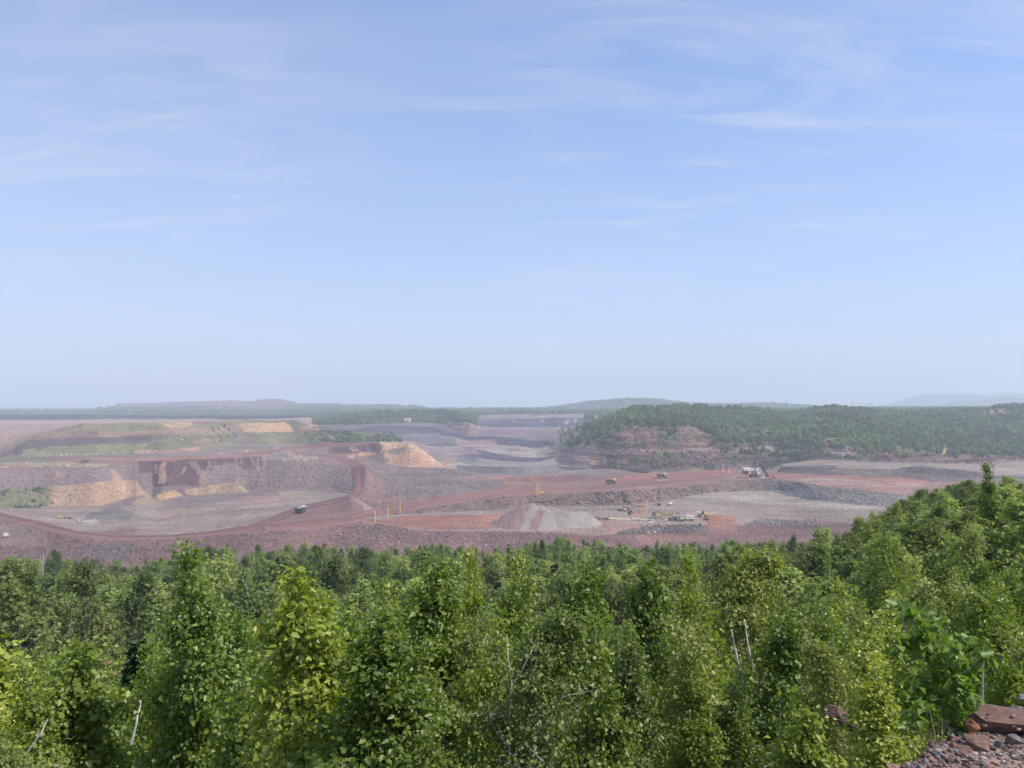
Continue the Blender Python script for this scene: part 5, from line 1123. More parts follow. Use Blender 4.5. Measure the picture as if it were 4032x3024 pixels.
def long_building(label, u0, u1, v, d, h):
    a, b = far_at(u0, v, d), far_at(u1, v, d); L = b.x - a.x
    t = empty('warehouse', a, 0)
    w = MB().box(0, L, 0, 30, -12, h).build('wall', M['white'], t); MB().prism([(-1, h), (L + 1, h), (L + 1, h + .5), (-1, h + .5)], -1, 16).add([(-1, 16, h + 5), (L + 1, 16, h + 5), (L + 1, -1, h + .5), (-1, -1, h + .5), (L + 1, 31, h + .5), (-1, 31, h + .5)], [(0, 1, 2, 3), (0, 5, 4, 1)]).build('roof', M['white'], t)
    for k in range(4): MB().box(L * (.12 + .22 * k), L * (.18 + .22 * k), -.4, -.1, 0, h * .6).build('door', M['greysteel'], t)
    tag(t, label, 'warehouse')
long_building('long low white warehouse on the far plain, the longer of two', 3360, 3405, 1587, 6000, 7)
long_building('shorter white warehouse right of the long one on the far plain', 3407, 3440, 1589, 6000, 6)
long_building('tiny pale warehouse below the water tower', 3122, 3156, 1595, 5900, 5)
for u, lb in ((1795, 'thin mast on the horizon, left of a pair'), (1802, 'thin mast on the horizon, right of a pair'), (1936, 'thin mast standing alone left of mid horizon'), (2122, 'thin mast standing alone right of mid horizon')):
    p = far_at(u, 1606, 5200); t = empty('radio_mast', p, 0)
    MB().cyl((0, 0, 0), (0, 0, 22), 1.0, .6, 6).build('mast', M['greysteel'], t); MB().box(-1.6, 1.6, -.4, .4, 17, 18).build('antenna', M['greysteel'], t)
    tag(t, lb, 'mast')
# pond at the foot of the cliffs
pp = [at(*q) for q in crop('C5', [(-250,905),(0,905),(150,912),(300,935),(430,965),(560,985),(420,985),(250,960),(100,935),(-150,915)])]
zz = np.median([p.z for p in pp]) + .3
M['water'] = paint('pond_water', (.02, .035, .04), .08, 0, .0, .2)
me = bpy.data.meshes.new('pond'); me.from_pydata([(p.x, p.y, max(p.z + .5, zz + .7)) for p in pp], [], [tuple(range(len(pp)))])
tag(link('pond', me, M['water']), kind='structure')
# ------------------------------------------------------------------ the wooded hillside below the viewpoint
GD = np.array([0, 2.4, 3.3, 4.2, 6, 9, 14, 25, 45, 60, 120, 250, 380, 450, 520, 600])
GZ = np.array([98.4, 98.4, 98.2, 97.2, 95.3, 93.0, 90.0, 84.5, 78, 74.5, 62, 42, 21, 6, -24, -36])
def hill_z(x, y):
    d = np.hypot(x, y); u = 2016 + x / np.maximum(y, .3) * FPX
    side = np.clip((3.46 + (x - 1.65) * .606 + .20 * np.clip((x - 2.05) / .35, 0, 1) - y) / .30 + .35 + .5 * fbm(x / .4, y / .4, 65, 2), 0, 1) * np.clip((x + 3.0) / .8, 0, 1)      # the gravel shelf on the right
    z = np.interp(d, GD, GZ)
    k = np.clip((u - 2950) / 850, 0, 1.0); k = k * k * (3 - 2 * k)
    z = z + k * np.interp(d, [0, 8, 30, 60, 110, 170, 240, 330, 420], [0, .6, 4.5, 12.5, 23, 23, 10, 3, 0])
    side = side * side * (3 - 2 * side); z = z * (1 - side) + 98.40 * side
    z = z + fbm(x / 7, y / 7, 61, 3) * np.clip(d / 20, 0, 1) * .8 + fbm(x / .9, y / .9, 63, 3) * .07
    return z
ang = np.radians(np.linspace(-62, 62, 260))
dd_ = np.concatenate([np.linspace(.3, 6, 70), np.geomspace(6.1, 600, 150)])
AA, DDg = np.meshgrid(ang, dd_)
HX, HY = DDg * np.sin(AA), DDg * np.cos(AA)
HZ = hill_z(HX, HY)
ii = np.arange(HX.size).reshape(HX.shape)
q = np.stack([ii[:-1, :-1], ii[:-1, 1:], ii[1:, 1:], ii[1:, :-1]], -1).reshape(-1, 4)
me = mesh_np('hillside', np.stack([HX, HY, HZ], -1).reshape(-1, 3), q, True)
n1 = fbm(HX / 3, HY / 3, 71, 4); nearc = np.clip((7 - DDg) / 2, 0, 1)[..., None]
hc = np.array((.095, .060, .048)) * (1 + .4 * n1)[..., None] * (1 - nearc) + np.array((.215, .150, .128)) * (1 + .2 * n1)[..., None] * nearc
gr = np.clip(fbm(HX / 5, HY / 5, 81, 3) * 2 + .3, 0, 1)[..., None] * (1 - nearc) * .7
hc = hc * (1 - gr) + np.array((.055, .075, .025)) * gr
vcol(me, 'Col', np.clip(hc, .01, .6).reshape(-1, 3))
hillside = tag(link('hillside', me, M['soil']), kind='structure')
def gz(x, y): return float(hill_z(np.array([x]), np.array([y]))[0])

# ------------------------------------------------------------------ trees
M['birchleaf'] = leaf_mat('birch_leaf', (.168, .245, .030), (.370, .415, .090), .46, .035, .34)
M['aspenleaf'] = leaf_mat('aspen_leaf', (.175, .230, .052), (.310, .345, .110), .42, .035, .25)
M['oakleaf'] = leaf_mat('dark_leaf', (.118, .195, .024), (.230, .305, .050), .42, .04, .30)
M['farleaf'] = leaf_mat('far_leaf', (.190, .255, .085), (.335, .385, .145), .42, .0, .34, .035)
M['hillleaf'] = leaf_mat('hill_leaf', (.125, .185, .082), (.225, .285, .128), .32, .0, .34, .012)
M['spruceleaf'] = leaf_mat('spruce_needle', (.030, .058, .022), (.055, .090, .034), .10, .02, .25)
M['saplingleaf'] = leaf_mat('sapling_leaf', (.140, .215, .030), (.265, .335, .065), .46, .03, .05)
M['whitebark'] = bark_mat('white_birch_bark', (.62, .58, .52), (.10, .085, .075))
M['greybark'] = bark_mat('grey_aspen_bark', (.34, .33, .29), (.10, .09, .08), (2, 2, 8), .58)
M['twig'] = bark_mat('brown_twig', (.085, .06, .045), (.05, .038, .03))

def tube_mesh(polys, sides=5):
    """polys: list of (points (n,3), radii (n))"""
    VS, FS = [], []; off = 0
    for pts, rad in polys:
        pts = np.asarray(pts, float); n = len(pts)
        tg = np.gradient(pts, axis=0); tg /= np.linalg.norm(tg, axis=1, keepdims=True) + 1e-9
        ref = np.array([0.31, 0.95, 0.05]); a = np.cross(tg, ref); a /= np.linalg.norm(a, axis=1, keepdims=True) + 1e-9
        b = np.cross(tg, a); k = sides if np.max(rad) > .012 else 3
        th = np.arange(k) * 2 * math.pi / k
        ring = pts[:, None] + (a[:, None] * np.cos(th)[None, :, None] + b[:, None] * np.sin(th)[None, :, None]) * np.asarray(rad)[:, None, None]
        VS.append(ring.reshape(-1, 3))
        i0 = np.arange(n - 1)[:, None] * k + np.arange(k)[None]; i1 = np.arange(n - 1)[:, None] * k + (np.arange(k)[None] + 1) % k
        FS.append(np.stack([i0, i1, i1 + k, i0 + k], -1).reshape(-1, 4) + off); off += n * k
    return np.concatenate(VS), np.concatenate(FS)
def leaves_mesh(name, pos, axis, nrm, size, g, mat, shape=4, lum=None):
    """one blade per position; shape 4 = ovate blade folded on its midrib (2 quads), 2 = folded diamond (2 tris)"""
    n = len(pos)
    axis = axis / (np.linalg.norm(axis, axis=1, keepdims=True) + 1e-9)
    side = np.cross(axis, nrm); side /= np.linalg.norm(side, axis=1, keepdims=True) + 1e-9
    up = np.cross(side, axis)
    s = size[:, None]; w = .40 * s * g.uniform(.8, 1.15, (n, 1)); fold = .16 * s
    if shape == 4:
        loc = [(0, 0, 0), (.28, -1, 1), (.66, -.62, .8), (1.0, 0, -.25), (.66, .62, .8), (.28, 1, 1)]
        V = np.stack([pos + axis * s * a + side * w * b + up * fold * c for a, b, c in loc], 1).reshape(-1, 3)
        b0 = np.arange(n)[:, None] * 6
        F = np.concatenate([b0 + np.array([[0, 1, 2, 3]]), b0 + np.array([[0, 3, 4, 5]])], 0); k = 6
    else:
        loc = [(0, 0, 0), (.45, -1, 1), (1.0, 0, -.2), (.45, 1, 1)]
        V = np.stack([pos + axis * s * a + side * w * 1.1 * b + up * fold * c for a, b, c in loc], 1).reshape(-1, 3)
        b0 = np.arange(n)[:, None] * 4
        F = np.concatenate([b0 + np.array([[0, 1, 2]]), b0 + np.array([[0, 2, 3]])], 0); k = 4
    me = mesh_np(name, V, F)
    lv = g.random(n) ** 1.6 if lum is None else np.clip(lum + g.normal(0, .22, n), 0, 1)
    a = me.attributes.new('lv', 'FLOAT', 'POINT'); a.data.foreach_set('value', np.repeat(lv, k).astype(np.float32))
    me.materials.append(mat)
    return me
def grow(seed, H, spread, n_br, n_leaf, leaf, sig, lmat, bmat, shape=2, low=.12, up=.75, peak=.42, droop=.55, split=False, trunk_r=None):
    g = np.random.default_rng(seed)
    nt = 12; t = np.linspace(0, 1, nt)
    wx = np.cumsum(g.normal(0, .020 * H, nt)); wy = np.cumsum(g.normal(0, .020 * H, nt)); wx -= wx[0]; wy -= wy[0]
    trunk = np.stack([wx * t, wy * t, t * H], -1); r0 = trunk_r or .0085 * H + .012
    polys = [(trunk, r0 * (1 - t * .9))]
    anchors, dirs, wts = [], [], []
    def branch(p0, d, L, r, lvl):
        n = 6; pts = [p0]; dv = d / np.linalg.norm(d)
        for k in range(n - 1):
            dv = dv + g.normal(0, .13, 3) + np.array([0, 0, .05 if lvl == 0 else -.06]); dv /= np.linalg.norm(dv); pts.append(pts[-1] + dv * L / (n - 1))
        pts = np.array(pts); polys.append((pts, r * np.linspace(1, .22, n)))
        s0 = 1 if lvl == 0 else 0
        for k in range(s0, n):
            for _ in range(2): anchors.append(pts[k] + g.normal(0, .02, 3)); dirs.append(dv); wts.append(1.0 if k > 1 else .5)
        if lvl == 0 and L > .25:
            for k in range(g.integers(4, 7)):
                f = g.uniform(.25, .95); i = min(int(f * (n - 1)), n - 2); pb = pts[i] + (pts[i + 1] - pts[i]) * (f * (n - 1) - i)
                a = dv * .6 + g.normal(0, .6, 3); a[2] += .12
                branch(pb, a, L * g.uniform(.28, .55), r * .45, 1)
    az = g.uniform(0, 6.28)
    for k in range(n_br):
        f = low + (1 - low) * (k + g.uniform(0, 1)) / n_br; f = min(f, .985)
        i = min(int(f * (nt - 1)), nt - 2); p0 = trunk[i] + (trunk[i + 1] - trunk[i]) * (f * (nt - 1) - i)
        az += 2.4 + g.normal(0, .35)
        s = (f - low) / (1 - low)
        prof = (s / peak) ** .6 if s < peak else max(.06, ((1 - s) / (1 - peak)) ** .75)
        L = spread * prof * g.uniform(.62, 1.15)
        branch(p0, np.array([math.cos(az), math.sin(az), up + .35 * s + g.normal(0, .12)]), L, max(.004, r0 * .45 * (1 - f * .7)), 0)
    for k in range(6): anchors.append(trunk[-1] + g.normal(0, .03 * spread, 3)); dirs.append(np.array([0, 0, 1.])); wts.append(1.0)
    anchors, dirs, wts = np.array(anchors), np.array(dirs), np.array(wts)
    pick = g.choice(len(anchors), n_leaf, p=wts / wts.sum())
    pos = anchors[pick] + g.normal(0, sig, (n_leaf, 3)) * np.array([1, 1, .85])
    axv = dirs[pick] * .35 + g.normal(0, .6, (n_leaf, 3)); axv[:, 2] -= droop
    rad = pos - np.array([0, 0, 0]); rad[:, 2] = 0; rad /= np.linalg.norm(rad, axis=1, keepdims=True) + .05
    nv = rad * .6 + g.normal(0, .55, (n_leaf, 3)) + np.array([0, 0, .75])
    sz = leaf * (.45 + 1.0 * g.random(n_leaf) ** 1.2)
    lm = leaves_mesh('crown', pos, axv, nv, sz, g, lmat, shape)
    V, F = tube_mesh(polys); tmh = mesh_np('trunk', V, F, True); tmh.materials.append(bmat)
    # which faces are thin twigs
    return dict(trunk=tmh, crown=lm, H=H)
def grow_spruce(seed, H, W, n, leaf, mat):
    g = np.random.default_rng(seed); t = np.linspace(0, 1, 6)
    polys = [(np.stack([t * 0, t * 0, t * H], -1), .02 * H * (1 - t * .95))]
    f = g.random(n) ** 1.25; az = (np.floor(g.random(n) * 9) / 9 + np.floor(f * 16) * .17) * 6.28 + g.normal(0, .12, n)
    f = (np.floor(f * 16) + g.random(n) * .5) / 16
    r = W * (1 - f) ** .9 * g.random(n) ** .6
    pos = np.stack([np.cos(az) * r, np.sin(az) * r, H * (.06 + .94 * f) - r * .25], -1)
    axv = np.stack([np.cos(az), np.sin(az), -.15 + g.normal(0, .3, n)], -1) + g.normal(0, .35, (n, 3))
    lm = leaves_mesh('crown', pos, axv, np.array([0, 0, 1.]) + g.normal(0, .3, (n, 3)), leaf * g.uniform(.7, 1.3, n), g, mat, 2)
    V, F = tube_mesh(polys); tmh = mesh_np('trunk', V, F, True); tmh.materials.append(M['twig'])
    return dict(trunk=tmh, crown=lm, H=H)

HERO = [grow(101, 5.2, 1.15, 46, 17000, .074, .09, M['birchleaf'], M['greybark'], 4, .08, .8, .35),
        grow(102, 6.5, 0.80, 60, 19000, .060, .075, M['birchleaf'], M['whitebark'], 4, .16, .9, .30),
        grow(104, 6.5, .66, 66, 19000, .062, .085, M['oakleaf'], M['greybark'], 4, .10, .95, .60),
        grow(103, 6.0, 1.35, 46, 17000, .060, .095, M['aspenleaf'], M['whitebark'], 4, .15, .9, .45)]
NEAR = [grow(200 + k, H, sp, nb, nl, .066, .10, (M['aspenleaf'], M['birchleaf'], M['oakleaf'], M['birchleaf'])[k % 4], M['greybark'] if k % 3 else M['whitebark'], 2, .10, .85, pk)
        for k, (H, sp, nb, nl, pk) in enumerate(((6.5, 1.2, 44, 14000, .32), (7.0, 1.0, 50, 13000, .28), (6.0, 1.4, 36, 14000, .36), (8.0, 1.15, 52, 15000, .30), (7.2, 1.5, 36, 14500, .34), (5.5, 1.05, 38, 11000, .30), (7.5, .85, 50, 11000, .25), (6.2, 1.3, 32, 7500, .42)))]
FAR = [grow(300 + k, H, sp, nb, nl, .24, .20, M['farleaf'], M['whitebark'] if k % 2 else M['greybark'], 2, .20, .9, pk, trunk_r=.13)
       for k, (H, sp, nb, nl, pk) in enumerate(((9, 2.1, 26, 2500, .45), (10, 1.6, 30, 2300, .38), (8, 2.4, 22, 2500, .48), (11, 1.8, 30, 2700, .40), (9.5, 2.7, 22, 2800, .5), (8.5, 1.3, 26, 1300, .36)))]
SPR = [grow_spruce(401, 6, 1.4, 5000, .16, M['spruceleaf']), grow_spruce(402, 9, 1.9, 2600, .32, M['spruceleaf'])]

def env_top(u):      # how high the nearer trees reach in the view
    return np.interp(u, [-400, 0, 200, 420, 600, 700, 780, 900, 960, 1060, 1150, 1290, 1450, 1560, 1680, 1790, 1930, 2060, 2230, 2330, 2420, 2480, 2560, 2640, 2720, 2900, 3040, 3200, 3380, 3480, 3560, 3660, 3800, 4032, 4400],
                        [2500, 2515, 2530, 2640, 2600, 2500, 2400, 2380, 2430, 2470, 2380, 2330, 2440, 2310, 2280, 2330, 2320, 2330, 2310, 2350, 2420, 2420, 2330, 2290, 2370, 2400, 2330, 2240, 2190, 2120, 2050, 2000, 1960, 1930, 1900])
def edge_top(u):     # where the wood ends against the mine
    return np.interp(u, [-400, 0, 120, 260, 350, 420, 520, 620, 700, 850, 980, 1100, 1200, 1300, 1420, 1560, 1660, 1760, 1900, 2050, 2140, 2200, 2300, 2420, 2490, 2520, 2580, 2700, 2850, 2980, 3100, 3200, 3260, 3340, 3440, 3500, 3560, 3640, 3760, 3800, 3900, 4032, 4400],
                        [2150, 2150, 2155, 2160, 2200, 2210, 2225, 2200, 2165, 2150, 2150, 2165, 2140, 2145, 2150, 2160, 2150, 2150, 2175, 2155, 2110, 2105, 2112, 2105, 2125, 2150, 2112, 2110, 2085, 2075, 2080, 2085, 2060, 2045, 2040, 2005, 1957, 1915, 1900, 1885, 1880, 1890, 1880])
def place_tree(name, proto, x, y, top_z, label, group=None, wide=1.0, rz=None, cat='tree'):
    z = gz(x, y) - .15; h = max(top_z - z, 1.0); s = h / proto['H']
    t = empty(name, (x, y, z), random.uniform(0, 6.28) if rz is None else rz)
    sx = wide * min(max(s, .75), 1.5); t.scale = (sx, sx, s)
    link('trunk', proto['trunk'], None, t); link('crown', proto['crown'], None, t)
    return tag(t, label, cat, group)
def pos_uv(u, v, d): return (u - 2016) / FPX * d, d, EYE - (v - VH) * d / FPX
# the trees one can tell apart
for name, pr, u, v, d, wide, lb in (
    ('birch_tree', HERO[0], 1262, 2302, 5.6, 1.0, 'bright close birch with big drooping leaves at the bottom, left of centre'),
    ('birch_tree', HERO[0], 1420, 2480, 5.0, .85, 'lower bright birch crowding the right flank of the big close birch'),
    ('birch_tree', HERO[2], 842, 2128, 9.2, .95, 'tall narrow dark green tree rising highest at the left'),
    ('aspen_tree', HERO[3], 1990, 2440, 7.6, .95, 'pale leaved aspen with forked white branches at bottom centre'),
    ('birch_tree', HERO[1], 1372, 2300, 8.2, .9, 'narrow birch top right behind the big close birch'),
    ('birch_tree', HERO[0], 1650, 2262, 11.5, 1.0, 'rounded yellow-green birch top left of the two pointed tops'),
    ('birch_tree', HERO[1], 1870, 2192, 14, .8, 'left of two pointed birch tops near the centre'),
    ('birch_tree', HERO[1], 1938, 2180, 14.5, .8, 'right of two pointed birch tops near the centre'),
    ('birch_tree', HERO[1], 2060, 2250, 13, .8, 'slim birch top just right of the two pointed tops'),
    ('birch_tree', HERO[0], 2235, 2292, 13, .95, 'broad olive birch right of centre'),
    ('birch_tree', HERO[0], 2556, 2240, 16, .95, 'yellow-green birch right of the brown bush'),
    ('birch_tree', HERO[1], 2662, 2200, 17, .8, 'slim dark birch with a leaning tip right of the brown bush'),
    ('birch_tree', HERO[3], 2850, 2200, 17, 1.0, 'tall clump birch with three white stems showing, right of centre'),
    ('aspen_tree', HERO[3], 3330, 2420, 18, .9, 'grey-green aspen with a bare white top branch at the right'),
    ('birch_tree', HERO[0], 230, 2545, 9.5, 1.1, 'bright birch crown at the lower left'),
    ('birch_tree', HERO[0], 30, 2530, 11, 1.1, 'birch crown cut by the left edge of the view'),
    ('birch_tree', HERO[0], 620, 2600, 9.0, .9, 'bright birch crown left of the tall narrow tree'),
    ('aspen_tree', HERO[3], 150, 2820, 5.8, .7, 'pale aspen top at the bottom left corner'),
    ('birch_tree', HERO[0], 2310, 2700, 7.2, .8, 'low leafy birch at the bottom right of centre'),
    ('birch_tree', HERO[0], 3110, 2780, 6.4, .8, 'bright young birch at the bottom, left of the gravel shelf'),
    ('birch_tree', HERO[1], 2780, 2600, 8.5, .9, 'leafy birch in front of the three white stems'),
    ('birch_tree', HERO[3], 3420, 2560, 9.5, .9, 'leafy birch left of the broad-leaved sapling'),
    ('birch_tree', HERO[0], 3980, 2360, 12, 1.0, 'birch crown at the right edge above the boulders'),
    ('birch_tree', HERO[1], 1760, 2480, 7.8, .9, 'dense birch between the big close birch and the pale aspen'),
    ('birch_tree', HERO[1], 3906, 1832, 42, 1.0, 'tallest thin treetop on the right skyline'),
    ('spruce_tree', SPR[0], 557, 2500, 17, 1.0, 'small blue-green spruce among the birches at the left'),
    ('birch_tree', NEAR[6], 3382, 2016, 70, .9, 'slim pointed treetop standing against the mine floor at the right'),
    ('spruce_tree', SPR[1], 2002, 2142, 300, .8, 'tiny dark spruce at the wood edge near the centre')):
    x, y, zt = pos_uv(u, v, d)
    place_tree(name, pr, x, y, zt, lb, None, wide)
# the rest of the nearer trees
taken = [(o.location.x, o.location.y) for o in COL.objects if o.name.startswith(('birch_tree', 'aspen_tree', 'spruce_tree'))]
def zone(u):
    return ('at the far left', 'around the tall narrow tree', 'around the big close birch', 'around the forked white aspen', 'near the brown bush',
            'around the three white stems', 'behind the broad-leaved sapling', 'at the right edge')[int(np.searchsorted([500, 1100, 1700, 2200, 2700, 3200, 3700], u))]
g = np.random.default_rng(77)
placed = 0
cand = []
for _ in range(9000):
    d = 8.5 * math.exp(g.random() * math.log(70 / 8.5)); a = g.uniform(-.66, .68)
    if g.random() > (d / 70) ** .55 + .15: continue
    cand.append((d * math.sin(a), d * math.cos(a), d))
cand.sort(key=lambda c: c[2])
for x, y, d in cand:
    if placed >= 285: break
    sp = .95 + .022 * d
    if any((x - a) ** 2 + (y - b) ** 2 < sp * sp for a, b in taken): continue
    u = 2016 + x / y * FPX
    vt = max(float(env_top(u)) + (70 if 800 < u < 3000 else 15) + abs(g.normal(0, 1)) * 80, float(edge_top(u)) + 15)
    if u > 2900:      # on the right only the trees farther up the spur reach the skyline
        vt = max(vt, float(np.interp(d, [8, 16, 26, 38, 55], [2520, 2400, 2200, 2020, 1850])) + abs(g.normal(0, 1)) * 60)
    z0 = gz(x, y); zt = min(EYE - (vt - VH) * y / FPX, z0 + g.uniform(6.2, 9.0) + d * .02)
    if zt - z0 < (2.2 if d > 14 else 1.6): continue
    taken.append((x, y)); placed += 1
    k = int(g.integers(0, len(NEAR)))
    place_tree('birch_tree' if k % 4 else 'aspen_tree', NEAR[k], x, y, zt,
               ('grey-green aspen', 'leafy yellow-green birch', 'dark green leafy birch', 'leafy yellow-green birch')[k % 4] + (' of the front trees ' if d < 14 else ' of the middle row ' if d < 24 else ' of the back row ') + zone(u),
               'birches of the nearer wood' if k % 4 else 'aspens of the nearer wood', g.uniform(.78, 1.1))
last_d = cand[min(len(cand) - 1, 10 ** 9)][2]
near_limit = max((math.hypot(a, b) for a, b in taken if math.hypot(a, b) < 70), default=60)

# ------------------------------------------------------------------ woods that read as one mass: points carrying small tree copies
def scatter(name, pts, scl, rot, pick, protos, kind='stuff'):
    coll = bpy.data.collections.new(name + '_forms')
    for k, pr in enumerate(protos):
        o = bpy.data.objects.new('tree_form_%02d' % k, pr); coll.objects.link(o)
    me = bpy.data.meshes.new(name); me.vertices.add(len(pts)); me.vertices.foreach_set('co', np.asarray(pts, np.float32).ravel())
    for an, ty, dat, key in (('scl', 'FLOAT_VECTOR', np.asarray(scl, np.float32), 'vector'), ('rot', 'FLOAT', np.asarray(rot, np.float32), 'value'), ('pick', 'INT', np.asarray(pick, np.int32), 'value')):
        a = me.attributes.new(an, ty, 'POINT'); a.data.foreach_set(key, dat.ravel())
    ob = bpy.data.objects.new(name, me); COL.objects.link(ob)
    ng = bpy.data.node_groups.new(name, 'GeometryNodeTree')
    ng.interface.new_socket('Geometry', in_out='INPUT', socket_type='NodeSocketGeometry'); ng.interface.new_socket('Geometry', in_out='OUTPUT', socket_type='NodeSocketGeometry')
    N, L = ng.nodes, ng.links
    gi, go = N.new('NodeGroupInput'), N.new('NodeGroupOutput')
    ci = N.new('GeometryNodeCollectionInfo'); ci.inputs['Collection'].default_value = coll; ci.inputs['Separate Children'].default_value = True; ci.inputs['Reset Children'].default_value = True
    ip = N.new('GeometryNodeInstanceOnPoints'); ip.inputs['Pick Instance'].default_value = True
    def attr(nm, ty):
        n = N.new('GeometryNodeInputNamedAttribute'); n.data_type = ty; n.inputs['Name'].default_value = nm; return n.outputs['Attribute']
    cx = N.new('ShaderNodeCombineXYZ'); L.new(attr('rot', 'FLOAT'), cx.inputs['Z'])
    L.new(gi.outputs[0], ip.inputs['Points']); L.new(ci.outputs[0], ip.inputs['Instance']); L.new(attr('pick', 'INT'), ip.inputs['Instance Index'])
    L.new(cx.outputs[0], ip.inputs['Rotation']); L.new(attr('scl', 'FLOAT_VECTOR'), ip.inputs['Scale']); L.new(ip.outputs[0], go.inputs[0])
    md = ob.modifiers.new('forms', 'NODES'); md.node_group = ng
    return tag(ob, kind=kind)
def join_tree(pr, name):
    """trunk and crown of a small tree form as one mesh with two materials"""
    bm = bmesh.new(); me = bpy.data.meshes.new(name)
    a, b = pr['trunk'], pr['crown']
    va = np.empty(len(a.vertices) * 3, np.float32); a.vertices.foreach_get('co', va); vb = np.empty(len(b.vertices) * 3, np.float32); b.vertices.foreach_get('co', vb)
    fa = [tuple(p.vertices) for p in a.polygons]; fb = [tuple(i + len(a.vertices) for i in p.vertices) for p in b.polygons]
    me.from_pydata(np.concatenate([va, vb]).reshape(-1, 3).tolist(), [], fa + fb)
    me.materials.append(a.materials[0]); me.materials.append(b.materials[0])
    me.polygons.foreach_set('material_index', np.r_[np.zeros(len(fa)), np.ones(len(fb))].astype(np.int32))
    at_ = me.attributes.new('lv', 'FLOAT', 'POINT'); lb = np.empty(len(b.vertices), np.float32); b.attributes['lv'].data.foreach_get('value', lb)
    at_.data.foreach_set('value', np.r_[np.zeros(len(a.vertices)), lb].astype(np.float32)); bm.free()
    return me
forms = [join_tree(p, 'tree_form') for p in FAR] + [join_tree(SPR[1], 'spruce_form')]
g = np.random.default_rng(99)
pts, scl, rot, pk = [], [], [], []
N_ = 6800
d = np.sqrt(g.uniform((near_limit * .62) ** 2, 440 ** 2, N_)); a = g.uniform(-.70, .72, N_)
N2 = 900; d[:N2] = np.sqrt(g.uniform(30 ** 2, 210 ** 2, N2)); a[:N2] = g.uniform(.43, .70, N2)      # the spur on the right
keep = g.random(N_) < np.clip(1.25 - d / 900, 0, 1)
x, y = d * np.sin(a), d * np.cos(a); u = 2016 + x / y * FPX; z0 = hill_z(x, y)
clump = fbm(x / 30, y / 30, 5, 3)
hgt = 11.5 + 4.2 * clump + g.normal(0, 2.6, N_)
vt = edge_top(u) - 14 + g.random(N_) ** .8 * np.interp(d, [60, 400], [260, 130])
vt = np.where(d < 70, np.maximum(vt, env_top(u) + 60), vt)
zt = np.minimum(z0 + hgt, EYE - (vt - VH) * y / FPX); h = zt - z0
tooclose = np.array([min((p - c) ** 2 + (q_ - e) ** 2 for c, e in taken) < 2.0 if dd < 72 else False for p, q_, dd in zip(x, y, d)])
gap = (fbm(x / 14, y / 14, 15, 3) < -.52)
ok = keep & (h > 3.0) & ~tooclose & ~gap
kk = g.integers(0, 6, N_); kk = np.where(g.random(N_) < .02, 6, kk)
Hs = np.array([p['H'] for p in FAR] + [9.0])[kk]
s = h / Hs; sw = np.clip(s, .8, 1.45) * g.uniform(.85, 1.4, N_)
scatter('forest', np.stack([x, y, z0 - .2], -1)[ok], np.stack([sw, sw, s], -1)[ok], g.uniform(0, 6.28, N_)[ok], kk[ok], forms)

# trees on the hills round the mine, shrubs on the old benches
def tuft(seed, n, leaf, R_, Hh, mat):
    g = np.random.default_rng(seed)
    p = g.normal(0, 1, (n, 3)); p /= np.linalg.norm(p, axis=1, keepdims=True); p *= g.random((n, 1)) ** .35
    p[:, 2] = np.abs(p[:, 2]) if Hh < R_ * 1.2 else p[:, 2] * .5 + .5
    taper = 1 - .55 * np.clip(p[:, 2:3] - .3, 0, 1)
    p = p * np.array([R_, R_, Hh]); p[:, :2] *= taper
    axv = g.normal(0, 1, (n, 3)); nv = p / np.array([R_, R_, Hh]) + g.normal(0, .4, (n, 3)) + np.array([0, 0, .5])
    return leaves_mesh('tuft', p, axv, nv, leaf * g.uniform(.7, 1.3, n), g, mat, 2)
tufts = [tuft(501, 340, 1.5, 3.2, 9, M['hillleaf']), tuft(502, 320, 1.5, 2.7, 10.5, M['hillleaf']), tuft(503, 340, 1.4, 3.7, 7.5, M['hillleaf']), tuft(504, 110, 1.6, 1.8, 11, M['spruceleaf'])]
bushes = [tuft(511, 80, .6, 1.3, 1.5, M['hillleaf']), tuft(512, 80, .6, 1.0, 2.0, M['hillleaf']), tuft(513, 70, .6, 1.6, 1.2, M['hillleaf'])]
tri_c = (P[:-1, :-1] + P[1:, 1:]) / 2
e1, e2 = P[:-1, 1:] - P[:-1, :-1], P[1:, :-1] - P[:-1, :-1]
area = np.linalg.norm(np.cross(e1, e2), axis=-1)
cu, cv, cs = (UU[:-1, :-1] + 2), VV[:-1, :-1], TS[:-1, :-1]
def sample(weight, n, seed):
    g = np.random.default_rng(seed); w = (area * weight).ravel(); tot_ = w.sum()
    idx_ = g.choice(w.size, n, p=w / tot_); r1, r2 = g.random((n, 1)), g.random((n, 1))
    o = P[:-1, :-1].reshape(-1, 3)[idx_] + e1.reshape(-1, 3)[idx_] * r1 + e2.reshape(-1, 3)[idx_] * r2
    return o, idx_
def poly_mask(key, pts): return inside(crop(key, pts), cu, cv)
wood = ((cu > 2300) & (cs >= 9)).astype(float)
wood = np.maximum(wood, ((cu > 2200) & (cu <= 2330) & (cs >= 9) & (cs <= 12)) * .07)
wood *= np.where(cs >= 13, .35, 1.0) * np.where(cs >= 15, .3, 1.0) * np.where(cs >= 17, .25, 1.0)
wood = np.maximum(wood, ((cu > 1230) & (cu < 1880) & (cs >= 13) & (cs <= 15)) * .5)
wood = np.maximum(wood, ((cu <= 2300) & (cs >= 16)) * .12)
wood = np.maximum(wood, ((cu > 2790) & (cs == 8)) * .35); wood = np.maximum(wood, ((cu > 3330) & (cs == 8)) * .5)
